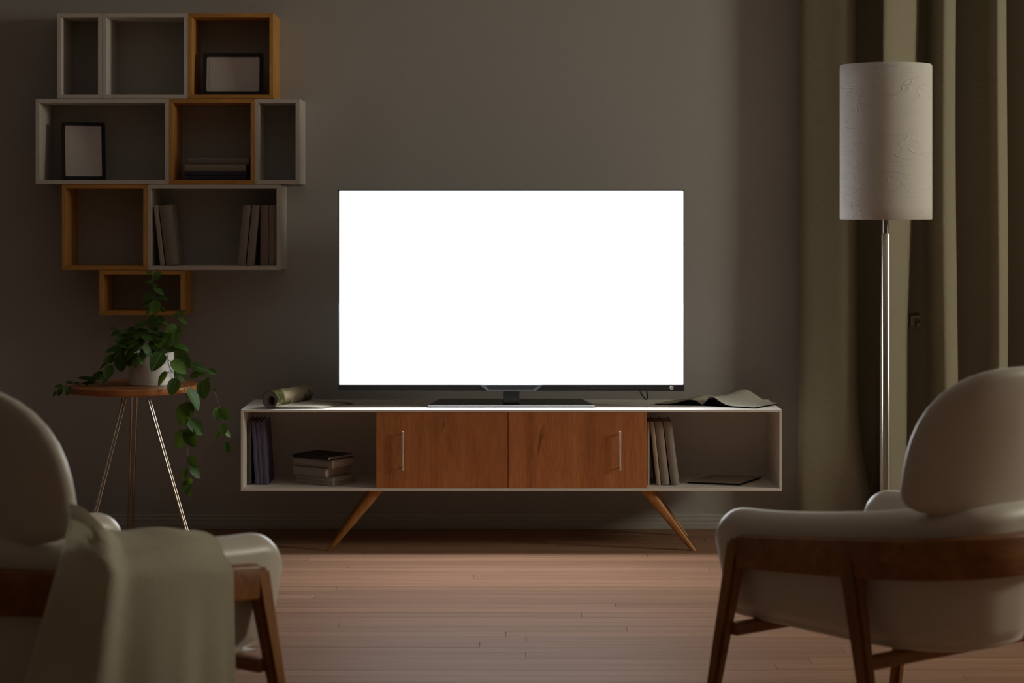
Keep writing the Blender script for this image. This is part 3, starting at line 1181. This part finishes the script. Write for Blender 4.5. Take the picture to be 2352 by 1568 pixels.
# ------------------------------------------------------------------ curtain
CYB = 8.50
prof = [(1836, 0.0), (1838, 0.055), (1858, 0.078), (1900, 0.100), (1936, 0.118), (1955, 0.106), (1966, 0.066), (1966, 0.02), (1958, -0.03), (1985, -0.045),
        (2015, -0.035), (2040, 0.01), (2042, 0.10), (2031, 0.170), (2028, 0.190), (2038, 0.190), (2060, 0.162), (2088, 0.112), (2106, 0.062), (2112, 0.02), (2104, -0.035), (2124, -0.040),
        (2140, 0.02), (2155, 0.09), (2168, 0.122), (2183, 0.106), (2196, 0.060), (2195, 0.0), (2192, -0.045), (2228, -0.04), (2262, 0.0), (2278, 0.08), (2290, 0.115),
        (2302, 0.098), (2312, 0.058), (2310, -0.01), (2310, -0.045), (2350, -0.03), (2385, 0.03), (2405, 0.11), (2422, 0.11), (2426, 0.05), (2424, -0.03),
        (2470, -0.04), (2500, 0.06), (2520, 0.10), (2530, 0.04), (2535, -0.03)]
cp = [Vector((X(px, CYB - d), CYB - d, 0)) for px, d in prof]
cp = catmull(cp, 5)
n = len(cp) - 1
U_B, U_C = 10.0 / (len(prof) - 1), 20.5 / (len(prof) - 1)
ztop, zbot = CZ - 0.002, 0.006


def cur(u, v):
    p = cp[min(int(round(u * n)), n)].copy()
    z = ztop + (zbot - ztop) * v
    px0 = p.x / CYB * F + 1176
    # slow drift of the folds down the cloth and a slight flare at the hem
    s = v * v
    if u < U_B:
        k = max(0, min((px0 - 1850) / 120, 1.2))
        p.x += -0.010 * s * (1 - min(k, 1)) + 0.012 * s * k + 0.10 * max(0, (v - 0.76) / 0.24) ** 2 * k
    elif u < U_C:
        p.x += -0.040 * min(1, max(0, (v - 0.18) / 0.5)) * sstep(U_B + 0.04, U_C - 0.03, u) * (1 + 0.5 * s)
    else:
        p.x += 0.010 * math.sin(v * 5 + px0 * 0.013) * v
    p.y += 0.008 * math.sin(v * 7 + px0 * 0.02) * v
    return Vector((p.x, min(p.y, WY - 0.012), z))


b = grid_bm(cur, n, 44)
thicken(b, 0.0018)
cu = obj('curtain', b, M['curtain'], smooth=True)
tag(cu, 'heavy beige twill curtain hanging in deep folds behind the floor lamp', 'curtain')

# ------------------------------------------------------------------ side table
TBY = 8.0
table = thing('side_table', 'small round side table with a reddish wooden top and thin splayed metal rods', 'side table', (X(304.5, TBY), TBY, 0))
tr = 153.5 * TBY / F
tzt = Z(882, TBY)
tth = 0.0275
b = bmesh.new()
add_lathe(b, [(0, tzt - tth), (tr - 0.012, tzt - tth), (tr - 0.003, tzt - tth + 0.003), (tr, tzt - tth * 0.55), (tr - 0.001, tzt - 0.003), (tr - 0.004, tzt), (0, tzt)], 72)
obj('table_top', b, M['table_wood'], table, smooth=True, angle=35)
b = bmesh.new()
add_lathe(b, [(0, tzt - tth - 0.008), (0.062, tzt - tth - 0.008), (0.064, tzt - tth), (0, tzt - tth)], 32)
obj('mounting_plate', b, M['steel_dark'], table, smooth=True, angle=35)
for ang in (-0.237, -0.237 + 2 * PI / 3, -0.237 - 2 * PI / 3):
    d = Vector((math.cos(ang), math.sin(ang), 0))
    s = Vector((-d.y, d.x, 0))
    b = bmesh.new()
    ctr = Vector((0.013, 0, 0))
    p0 = ctr + d * 0.048 + Vector((0, 0, tzt - tth - 0.006))
    p1 = ctr + d * 0.250 + Vector((0, 0, 0.0055))
    path = [p0 + s * 0.0105, p1 + s * 0.0075 + (p0 - p1) * 0.012]
    arc = []
    for i in range(1, 6):
        a = PI * i / 6
        arc.append(p1 + s * 0.0075 * math.cos(a) + (p1 - p0).normalized() * 0.006 * (math.sin(a) - 1))
    path = path + arc + [p1 - s * 0.0075 + (p0 - p1) * 0.012, p0 - s * 0.0105]
    add_tube(b, path, 0.0050, 10)
    obj('leg', fixn(b), M['rod'], table, smooth=True, angle=60)

# ------------------------------------------------------------------ potted plant
PYC = 7.99
pc = Vector((X(347.5, PYC), PYC, tzt + 0.0006))
plant = thing('potted_plant', 'trailing green houseplant in a white cylindrical pot on the side table', 'plant', pc)
pr_ = 51.5 * PYC / F
ph = Z(809, PYC - pr_ * 0.3) - tzt
b = bmesh.new()
add_lathe(b, [(0, 0), (pr_ - 0.003, 0), (pr_, 0.004), (pr_, ph - 0.001), (pr_ - 0.001, ph), (pr_ - 0.006, ph), (pr_ - 0.007, ph - 0.002), (pr_ - 0.008, ph - 0.03), (0, ph - 0.03)], 56)
obj('pot', b, M['pot'], plant, smooth=True, angle=35)
b = bmesh.new()
rs = random.Random(5)
for i in range(7):
    pass
sr = pr_ - 0.009
rings = []
for i in range(9):
    r = sr * i / 8
    ring = []
    for j in range(24):
        a = 2 * PI * j / 24
        ring.append(b.verts.new((r * math.cos(a), r * math.sin(a), ph - 0.016 + 0.018 * (1 - (i / 8) ** 2) + rs.uniform(-0.003, 0.003) * (i > 0))))
    rings.append(ring)
for A_, B_ in zip(rings, rings[1:]):
    for j in range(24):
        b.faces.new((A_[j], A_[(j + 1) % 24], B_[(j + 1) % 24], B_[j]))
bmesh.ops.remove_doubles(b, verts=b.verts, dist=1e-5)
obj('soil', fixn(b), M['soil'], plant)


def leaf_mesh(fold, curl, heart):
    """unit leaf: grows along +y from 0 to 1, face towards +z"""
    bm = bmesh.new()
    nl = 9
    V = []
    for i in range(nl + 1):
        t = i / nl
        wd = 0.325 * (max(0.0, math.sin(PI * t ** (0.86 - 0.10 * heart))) ** 0.62 if 0 < t < 1 else 0) * (1 - 0.5 * max(0, t - 0.8))
        zc2 = -curl * (t - 0.15) ** 2
        row = []
        for j in (-1, -0.6, 0, 0.6, 1):
            x = j * wd
            row.append(Vector((x, t, zc2 + fold * abs(x) ** 1.15 * 1.0 - 0.05 * math.sin(j * 3) ** 2 * wd)))
        V.append(row)
    VV = [[bm.verts.new(p) for p in row] for row in V]
    for i in range(nl):
        for j in range(4):
            bm.faces.new((VV[i][j], VV[i][j + 1], VV[i + 1][j + 1], VV[i + 1][j]))
    bmesh.ops.remove_doubles(bm, verts=bm.verts, dist=1e-5)
    # short stalk
    add_tube(bm, [(0, -0.10, 0.0), (0, 0.02, 0.0)], 0.012, 5, cap=False)
    for f in bm.faces:
        f.smooth = True
    me = bpy.data.meshes.new('leaf')
    bm.to_mesh(me)
    bm.free()
    me.materials.append(M['leaf'])
    return me


leaf_meshes = [leaf_mesh(0.25, 0.14, 0), leaf_mesh(0.15, 0.28, 1), leaf_mesh(0.35, 0.08, 0)]
rl = random.Random(3)


def plant_pt(zx, zy, Y):
    """zx, zy: position on the 2.45x study of the plant (offset 80, 600)"""
    return P(80 + zx / 2.45, 600 + zy / 2.45, Y) - pc


def leaf(bx, by, tx_, ty_, w_, Y, face=None):
    p0 = plant_pt(bx, by, Y)
    p1 = plant_pt(tx_, ty_, Y)
    a = p1 - p0
    Lp = max(a.length, 1e-4)
    wm = w_ / 2.45 * Y / F
    ASP = 0.64
    Lt = max(Lp, wm / ASP * 0.92)
    dy = -math.sqrt(max(Lt * Lt - Lp * Lp, 0))
    ydir = Vector((a.x, dy, a.z)).normalized()
    back = Vector((0, -1, 0))
    n0 = (back - ydir * back.dot(ydir))
    if n0.length < 0.05:
        n0 = Vector((0, 0, 1)) - ydir * ydir.z
    n0.normalize()
    cr = min(1.0, wm / (ASP * Lt))
    roll = math.acos(cr)
    up = Vector((0, 0, 1))
    sgn = 1
    if n0.cross(ydir).length > 0:
        # roll so that the upper face turns towards the ceiling
        r1 = Matrix.Rotation(roll, 3, ydir) @ n0
        r2 = Matrix.Rotation(-roll, 3, ydir) @ n0
        nn = r1 if r1.z >= r2.z else r2
    xdir = ydir.cross(nn).normalized()
    nn = xdir.cross(ydir).normalized()
    me = leaf_meshes[rl.randrange(3)]
    o = bpy.data.objects.new('leaf', me)
    C.objects.link(o)
    o.parent = plant
    R = Matrix((xdir, ydir, nn)).transposed().to_4x4()
    s = Lt
    o.matrix_local = Matrix.Translation(p0) @ R @ Matrix.Diagonal((s, s, s, 1))
    return o


def stem(pts, r=0.0016):
    """pts: (zx, zy, Y)"""
    q = catmull([plant_pt(*p) for p in pts], 6)
    b = bmesh.new()
    add_tube(b, q, r, 6, r * 0.55)
    obj('stem', fixn(b), M['stem'], plant, smooth=True)


Y0 = 7.99
YA = 7.83      # vine over the near edge of the table
YR = 7.93      # vine over the far right side
YL = 7.90      # vine to the left
stem([(662, 520, Y0), (672, 430, Y0), (680, 330, Y0), (668, 190, Y0), (664, 120, Y0), (660, 62, Y0)])
stem([(690, 515, Y0), (720, 470, 7.96), (770, 430, 7.94), (805, 360, 7.94), (812, 282, 7.94)])
stem([(710, 515, Y0 - .03), (742, 520, 7.90), (760, 600, 7.87), (828, 690, YA), (856, 790, YA), (850, 950, YA), (865, 1130, YA), (866, 1200, YA), (868, 1280, YA)], 0.0015)
stem([(700, 515, Y0), (760, 490, 7.95), (830, 530, YR), (900, 630, YR), (960, 680, YR), (1000, 712, YR), (1040, 820, YR), (1055, 900, YR), (1070, 1000, YR), (1085, 1050, YR)], 0.0013)
stem([(650, 515, Y0), (560, 500, 7.93), (470, 545, YL), (440, 590, YL), (400, 645, YL), (340, 685, YL), (250, 690, YL), (190, 694, 7.83), (115, 735, 7.84)], 0.0013)
stem([(655, 515, Y0), (610, 450, 7.96), (560, 400, 7.97), (490, 392, 7.97), (440, 382, 7.97)], 0.0012)
stem([(655, 515, Y0), (640, 450, 7.92), (600, 490, 7.88), (575, 560, 7.885)], 0.0012)
stem([(660, 515, Y0), (655, 430, 8.02), (650, 380, 8.02)], 0.0012)
stem([(740, 625, 7.87), (790, 618, 7.87)], 0.001)

LV = [
    # top vine
    (664, 66, 622, 60, 18, Y0), (664, 76, 718, 66, 24, Y0), (664, 98, 708, 84, 28, Y0), (664, 112, 630, 116, 26, Y0), (666, 128, 690, 148, 28, Y0),
    (670, 152, 728, 190, 26, Y0), (670, 188, 596, 218, 44, Y0), (672, 200, 752, 214, 22, Y0), (664, 222, 598, 264, 36, Y0), (680, 216, 688, 292, 72, Y0 - .01),
    (712, 260, 736, 284, 28, Y0), (652, 266, 620, 312, 24, Y0), (690, 195, 730, 184, 12, Y0),
    # crown
    (684, 305, 628, 366, 52, Y0), (686, 318, 736, 334, 36, Y0), (692, 332, 752, 352, 24, Y0), (645, 348, 552, 364, 34, Y0), (648, 372, 728, 352, 30, 7.95),
    (565, 384, 518, 376, 22, Y0), (462, 384, 418, 379, 12, 7.97), (486, 390, 426, 420, 26, 7.97), (492, 390, 530, 402, 22, 7.97), (470, 400, 478, 440, 34, 7.97),
    (600, 388, 560, 398, 30, Y0), (560, 396, 630, 390, 30, 7.97), (664, 374, 700, 386, 26, 7.96), (640, 384, 590, 420, 34, Y0),
    (560, 410, 640, 400, 40, 7.99), (510, 430, 590, 420, 44, 7.96), (600, 430, 490, 460, 44, 7.95), (470, 460, 452, 430, 14, 7.95), (480, 430, 455, 466, 16, 7.94),
    (620, 440, 690, 432, 38, 7.94), (650, 420, 712, 408, 26, 7.96), (600, 420, 670, 440, 36, 7.93), (690, 410, 745, 420, 20, 7.98), (560, 440, 530, 480, 42, 7.95),
    (640, 470, 690, 462, 44, 7.96), (580, 470, 560, 510, 36, 7.94), (600, 430, 662, 402, 28, 7.95), (520, 440, 468, 470, 34, 7.96), (545, 455, 470, 482, 20, 7.92),
    (620, 450, 585, 475, 34, 7.97), (690, 440, 640, 455, 28, 7.98), (610, 400, 655, 418, 24, 7.98), (560, 430, 620, 452, 36, 7.97),
    (800, 362, 742, 392, 56, 7.94), (806, 358, 826, 408, 46, 7.95), (795, 396, 800, 460, 54, 7.925), (762, 408, 700, 444, 34, 7.96), (745, 430, 690, 472, 34, 7.93),
    (808, 290, 852, 277, 16, 7.94), (812, 296, 768, 312, 18, 7.94), (808, 288, 790, 277, 12, 7.94), (810, 322, 858, 350, 22, 7.94), (808, 304, 850, 300, 14, 7.94),
    (780, 450, 726, 440, 40, 7.97), (740, 420, 800, 446, 40, 7.98),
    # skirt of the crown
    (520, 492, 392, 506, 34, 7.90), (520, 488, 478, 470, 16, 7.9), (600, 475, 505, 540, 38, 7.90), (612, 468, 656, 534, 36, 7.885), (716, 510, 680, 594, 96, 7.875),
    (575, 520, 520, 590, 52, 7.89), (600, 496, 622, 540, 40, 7.89), (572, 546, 572, 598, 42, 7.878), (580, 530, 614, 578, 30, 7.88), (560, 505, 512, 560, 30, 7.88),
    (590, 500, 640, 520, 26, 7.885), (560, 470, 490, 500, 22, 7.9), (630, 500, 590, 520, 36, 7.93),
    (740, 490, 820, 490, 24, 7.92), (780, 472, 872, 490, 24, 7.93), (812, 478, 848, 512, 26, 7.93), (700, 480, 760, 470, 28, 7.95), (720, 496, 800, 500, 14, 7.91),
    # vine to the left
    (482, 506, 486, 624, 82, 7.89), (500, 500, 440, 560, 60, 7.9), (455, 536, 384, 560, 54, YL), (440, 552, 356, 604, 20, YL), (430, 582, 412, 660, 66, YL - .01),
    (396, 640, 314, 646, 46, YL), (404, 640, 380, 682, 50, YL), (345, 682, 238, 650, 16, YL), (338, 690, 262, 686, 14, YL), (250, 692, 214, 682, 12, YL),
    (214, 688, 172, 678, 16, YL), (196, 698, 184, 752, 42, 7.80), (160, 704, 108, 702, 16, 7.86), (150, 704, 165, 722, 26, 7.80), (150, 712, 128, 758, 34, 7.82),
    (118, 732, 100, 762, 18, 7.86), (300, 684, 282, 698, 14, YL),
    # vine over the near edge
    (762, 562, 856, 628, 58, 7.85), (785, 618, 852, 676, 44, 7.855), (748, 622, 680, 694, 40, 7.82), (800, 656, 772, 748, 78, 7.79), (858, 712, 940, 828, 38, YA),
    (854, 792, 820, 932, 92, YA), (862, 790, 880, 874, 64, YA + .01), (864, 888, 948, 976, 64, YA), (848, 944, 796, 1056, 78, YA), (852, 940, 912, 1034, 90, YA + .008),
    (862, 1092, 916, 1160, 56, YA), (858, 1164, 820, 1230, 36, YA), (876, 1160, 936, 1216, 40, YA), (866, 1232, 850, 1292, 56, YA), (860, 1236, 896, 1226, 42, YA - .006),
    (880, 1280, 858, 1328, 32, YA),
    # vine over the far side
    (790, 512, 872, 552, 60, 7.91), (800, 516, 868, 560, 50, 7.925), (862, 546, 876, 592, 44, YR), (874, 586, 972, 606, 46, YR), (972, 606, 1022, 636, 34, YR),
    (930, 636, 866, 646, 38, YR), (900, 622, 960, 632, 40, YR), (958, 668, 990, 656, 22, YR), (952, 668, 962, 754, 88, YR - .01), (1000, 708, 1012, 738, 20, YR),
    (1040, 820, 1020, 886, 56, YR), (1040, 820, 1092, 896, 62, YR - .008), (1056, 914, 1072, 962, 54, YR), (1048, 954, 1004, 1008, 26, YR), (1062, 948, 1102, 988, 24, YR),
    (1076, 1014, 1088, 1052, 40, YR), (1086, 1030, 1090, 1078, 34, YR - .005), (840, 560, 880, 600, 36, YR),
]
for a in LV:
    leaf(*a)
# the dense middle of the crown: shorter leaves on hidden side shoots
rc = random.Random(21)
for k in range(34):
    ang = rc.uniform(-PI, PI)
    rad = math.sqrt(rc.uniform(0.02, 1.0))
    bx_ = 628 + 112 * rad * math.cos(ang)
    by_ = 432 + 56 * rad * math.sin(ang)
    sd = 1 if bx_ > 628 else -1
    ln_ = rc.uniform(48, 78)
    dr = rc.uniform(-0.25, 0.75)
    leaf(bx_, by_, bx_ + sd * ln_ * math.cos(dr), by_ + ln_ * math.sin(dr), rc.uniform(20, 40), rc.uniform(7.93, 8.03))

# ------------------------------------------------------------------ armchairs
half = [(-0.300, 0.30), (-0.299, 0.18), (-0.294, 0.05), (-0.283, -0.12), (-0.262, -0.23), (-0.215, -0.325), (-0.145, -0.388), (-0.07, -0.415), (0.0, -0.420)]
full = half + [(-x, y) for x, y in half[-2::-1]]
NS = 96
OUT, OLEN = resample(catmull([Vector((x, y, 0)) for x, y in full], 8), NS + 1)


def frame_at(i):
    a = OUT[max(i - 1, 0)]
    b_ = OUT[min(i + 1, NS)]
    t = (b_ - a).normalized()
    return OUT[i], Vector((-t.y, t.x, 0)) * -1.0      # outward normal


def on_path(s):
    """s in 0..1 along the outline: point and outward normal"""
    f = min(max(s, 0), 1) * NS
    i = min(int(f), NS - 1)
    k = f - i
    p0, n0 = frame_at(i)
    p1, n1 = frame_at(i + 1)
    return p0.lerp(p1, k), n0.lerp(n1, k).normalized()


def backness(s):
    return math.sin(PI * min(max(s, 0), 1)) ** 1.35


def rect_section(ow_, iw, z0, z1, r, n=4):
    """rounded rectangle in (outward, z), anticlockwise"""
    pts = []
    for cx_, cz_, a0 in ((ow_ - r, z1 - r, 0), (iw + r, z1 - r, PI / 2), (iw + r, z0 + r, PI), (ow_ - r, z0 + r, 3 * PI / 2)):
        for i in range(n + 1):
            a = a0 + PI / 2 * i / n
            pts.append((cx_ + r * math.cos(a), cz_ + r * math.sin(a)))
    return pts


def sweep(sec_fn, s0, s1, n, cap=True):
    bm = bmesh.new()
    rings = []
    for i in range(n + 1):
        s = s0 + (s1 - s0) * i / n
        p, nn = on_path(s)
        rings.append([bm.verts.new((p.x + nn.x * o_, p.y + nn.y * o_, z)) for o_, z in sec_fn(s)])
    m = len(rings[0])
    for A_, B_ in zip(rings, rings[1:]):
        for j in range(m):
            bm.faces.new((A_[j], A_[(j + 1) % m], B_[(j + 1) % m], B_[j]))
    if cap:
        bm.faces.new(rings[0])
        bm.faces.new(rings[-1][::-1])
    return fixn(bm)


TIP = 0.085


def shell_sec(s):
    d = min(s, 1 - s) * OLEN
    u = min(d / TIP, 1)
    k = math.sqrt(max(1 - (1 - u) ** 2, 0.0))
    bk = backness(s)
    z0 = 0.392 + 0.02 * (1 - k)
    z1 = 0.660 + 0.070 * bk ** 1.55 - 0.075 * (1 - k)
    th = 0.088
    ow_ = -0.03 * (1 - k)
    iw = -th + 0.03 * (1 - k)
    sec = rect_section(ow_, iw, z0, z1, 0.042 - 0.012 * (1 - k), 6)
    out = []
    for o_, z in sec:
        f = (z1 - z) / (z1 - z0)
        out.append((o_ - 0.050 * f * f + 0.010 * math.sin(f * PI), z))
    return out


RZ = lambda s: (0.519 + 0.050 * backness(s), 0.596 + 0.068 * backness(s))


def rail_sec(s):
    z0, z1 = RZ(s)
    return rect_section(0.030, -0.012, z0, z1, 0.008, 3)


def make_chair(label, loc, rz):
    t = thing('armchair', label, 'armchair', loc, rz, 'armchairs facing the television')
    NSW = 110
    # denser stations near the tips
    bm = bmesh.new()
    ss = []
    for i in range(13):
        ss.append((TIP / OLEN) * (1 - math.cos(PI / 2 * i / 12)))
    a = TIP / OLEN
    mid = [a + (1 - 2 * a) * i / 80 for i in range(1, 80)]
    ss = ss + mid + [1 - q_ for q_ in ss[::-1]]
    rings = []
    for s in ss:
        p, nn = on_path(s)
        rings.append([bm.verts.new((p.x + nn.x * o_, p.y + nn.y * o_, z)) for o_, z in shell_sec(s)])
    m = len(rings[0])
    for A_, B_ in zip(rings, rings[1:]):
        for j in range(m):
            bm.faces.new((A_[j], A_[(j + 1) % m], B_[(j + 1) % m], B_[j]))
    bm.faces.new(rings[0])
    bm.faces.new(rings[-1][::-1])
    obj('arm_and_back_shell', fixn(bm), M['chair_fabric'], t, smooth=True, angle=70)

    # upholstered seat body under the cushion
    def plan(inset, yfront, n=40):
        pts = []
        for i in range(n + 1):
            p, nn = on_path(i / n)
            q_ = p - nn * inset
            if q_.y < yfront - 0.02:
                pts.append((q_.x, q_.y))
        pts = [(pts[0][0], yfront)] + pts + [(pts[-1][0], yfront)]
        return pts

    def pad(levels):
        bm = bmesh.new()
        rr = []
        for inset, yf, z in levels:
            rr.append([bm.verts.new((x, y, z)) for x, y in plan(inset, yf)])
        m = min(len(q_) for q_ in rr)
        for A_, B_ in zip(rr, rr[1:]):
            for j in range(m):
                bm.faces.new((A_[j], A_[(j + 1) % m], B_[(j + 1) % m], B_[j]))
        bm.faces.new(rr[0][::-1])
        bm.faces.new(rr[-1])
        return fixn(bm)
    obj('seat_base', pad([(0.075, 0.27, 0.385), (0.062, 0.285, 0.392), (0.058, 0.29, 0.41), (0.06, 0.29, 0.445)]), M['chair_fabric'], t, smooth=True, angle=50)
    obj('seat_cushion', pad([(0.100, 0.30, 0.447), (0.092, 0.315, 0.455), (0.089, 0.322, 0.48), (0.092, 0.318, 0.515), (0.105, 0.30, 0.532), (0.15, 0.24, 0.54)]),
        M['chair_fabric'], t, smooth=True, angle=50)
    # wooden rail round the outside
    sf = 0.128 / OLEN
    obj('rail', sweep(rail_sec, sf, 1 - sf, 90), M['chair_wood'], t, smooth=True, angle=35)
    for sg in (-1, 1):
        pf, nf = on_path(sf if sg < 0 else 1 - sf)
        top = (pf.x + nf.x * 0.009, pf.y + 0.012, 0.594)
        foot = (top[0] + sg * 0.030, top[1] + 0.112, 0.0)
        obj('leg', hull_leg(top, foot, (0.042, 0.052), (0.026, 0.028), 0.009), M['chair_leg_wood'], t)
        sb = 0.265 if sg < 0 else 0.735
        pb, nb_ = on_path(sb)
        top = (pb.x + nb_.x * 0.010, pb.y + nb_.y * 0.010, 0.60)
        foot = (top[0] + sg * 0.01, top[1] - 0.115, 0.0)
        obj('leg', hull_leg(top, foot, (0.040, 0.056), (0.024, 0.030), 0.008), M['chair_leg_wood'], t)
    # cross rails under the seat
    pf, nf = on_path(sf)
    xx = abs(pf.x) + 0.008
    bmr = box((0, pf.y + 0.030, 0.372), (2 * xx + 0.01, 0.030, 0.030), 0.004, 2)
    obj('front_stretcher', bmr, M['chair_wood'], t)
    pb, nb_ = on_path(0.265)
    xx = abs(pb.x) + 0.004
    obj('rear_stretcher', box((0, pb.y - 0.046, 0.362), (2 * xx, 0.030, 0.034), 0.010, 3), M['chair_wood'], t)
    # headrest panel: domed outline, soft edges, leaning back
    hw, zb0, hh = 0.274, 0.699, 0.339
    no = 48

    def outl(a):
        ca, sa = math.cos(a), math.sin(a)
        if sa >= 0:
            e = 2.85
            r = (abs(ca) ** e + abs(sa) ** e) ** (-1 / e)
            return hw * r * ca, 0.080 + (hh - 0.080) * r * sa
        e = 3.4
        r = (abs(ca) ** e + abs(sa) ** e) ** (-1 / e)
        return hw * r * ca, 0.080 + 0.080 * r * sa
    rings = []
    half_t = 0.027
    bm = bmesh.new()
    spec = []
    for i in range(7):
        a = PI / 2 * i / 6
        spec.append((math.sin(a), 1))
    lay = [(0.12, -1.0), (0.4, -1.0), (0.7, -0.985), (0.86, -0.93), (0.94, -0.78), (0.985, -0.5), (1.0, -0.15), (1.0, 0.15), (0.985, 0.5), (0.94, 0.78), (0.86, 0.93), (0.7, 0.985), (0.4, 1.0), (0.12, 1.0)]
    for sc_, d in lay:
        ring = []
        for j in range(no):
            x, z = outl(2 * PI * j / no)
            x *= sc_
            z = 0.17 + (z - 0.17) * sc_
            y = d * half_t * (1 + 0.25 * (1 - sc_))
            y += 0.75 * x * x                # wraps forward at the sides
            zz = zb0 + z
            y += -0.364 - 0.16 * z - 0.10 * z * z
            ring.append(bm.verts.new((x, y, zz)))
        rings.append(ring)
    for A_, B_ in zip(rings, rings[1:]):
        for j in range(no):
            bm.faces.new((A_[j], A_[(j + 1) % no], B_[(j + 1) % no], B_[j]))
    bm.faces.new(rings[0][::-1])
    bm.faces.new(rings[-1])
    obj('headrest', fixn(bm), M['chair_fabric'], t, smooth=True)
    return t


TH_R = math.radians(35.8)
TH_L = math.radians(-35.5)


def place_for_tip(px, Y, th, sgn):
    """chair origin such that the front tip of the arm nearest the middle of the room is at px, distance Y"""
    tip = Vector((X(px, Y), Y, 0))
    lx, ly = sgn * 0.300, 0.30
    c, s = math.cos(th), math.sin(th)
    return tip - Vector((lx * c - ly * s, lx * s + ly * c, 0))


ch_r = make_chair('beige upholstered armchair with a bare wooden rail, no blanket on it, near the floor lamp',
                  place_for_tip(1629, 4.88, TH_R, -1), TH_R)
ch_l = make_chair('beige upholstered armchair with a blanket thrown over its arm, near the side table',
                  place_for_tip(664, 4.50, TH_L, 1), TH_L)


# ------------------------------------------------------------------ blanket over the arm of the chair beside the plant
def blanket_pt(u, v):
    """u: 0 at the back corner of the chair, 1 nearest its front; v: 0 inside the seat, 1 at the hem"""
    s = 0.650 + (0.858 - 0.650) * u
    top = 0.676 + 0.070 * backness(s) ** 1.55 + 0.062 * (1 - sstep(0.0, 0.24, u)) + 0.004 * math.sin(u * 11)
    # profile: inside drop, over the arm, outside drop
    if v < 0.18:
        k = v / 0.18
        o_ = -0.103 - 0.006 * (1 - k)
        z = 0.56 + (top - 0.03 - 0.56) * k
    elif v < 0.36:
        k = (v - 0.18) / 0.18
        a = PI * (1 - k)
        o_ = -0.036 + 0.072 * math.cos(a)
        z = top - 0.03 + 0.036 * math.sin(a)
    else:
        k = (v - 0.36) / 0.64
        z = (top - 0.03) * (1 - k) + 0.14 * k
        o_ = 0.036 + 0.032 * sstep(0, 0.08, k) + 0.010 * k
    drop = max(0, (v - 0.36) / 0.64)
    # soft vertical folds growing towards the hem, and one strong ridge near the back corner
    o_ += (0.005 * math.sin(u * 13 + 0.6) + 0.002 * math.sin(u * 31)) * sstep(0, 0.7, drop)
    o_ += 0.050 * math.exp(-((u - 0.17 - 0.10 * drop) / 0.075) ** 2) * sstep(0.15, 0.42, v) * (1 - 0.6 * drop)
    # the cloth hangs a little wider at the hem on the back side
    s2 = s - 0.075 * drop * (1 - u) ** 1.5
    p, nn = on_path(s2)
    o_ += 0.006 if v > 0.27 else -0.006
    # beside the headrest the cloth stays outside the panel's edge
    k2 = 1 - sstep(0.14, 0.30, u)
    if z > 0.60 or v < 0.3:
        o_ = o_ * (1 - k2) + max(o_, 0.062 + 0.012 * v) * k2
    if v < 0.18:
        k3 = 1 - sstep(0.32, 0.46, u)
        z = z * (1 - k3) + max(z, top - 0.012 + 0.06 * (v - 0.18)) * k3
    q_ = p + nn * o_
    return Vector((q_.x, q_.y, z))


b = grid_bm(blanket_pt, 60, 64)
thicken(b, 0.006)
bl = obj('blanket', b, M['blanket'], smooth=True)
bl.location = ch_l.location
bl.rotation_euler = ch_l.rotation_euler
tag(bl, 'greenish beige woven blanket draped over the armchair beside the side table', 'blanket')
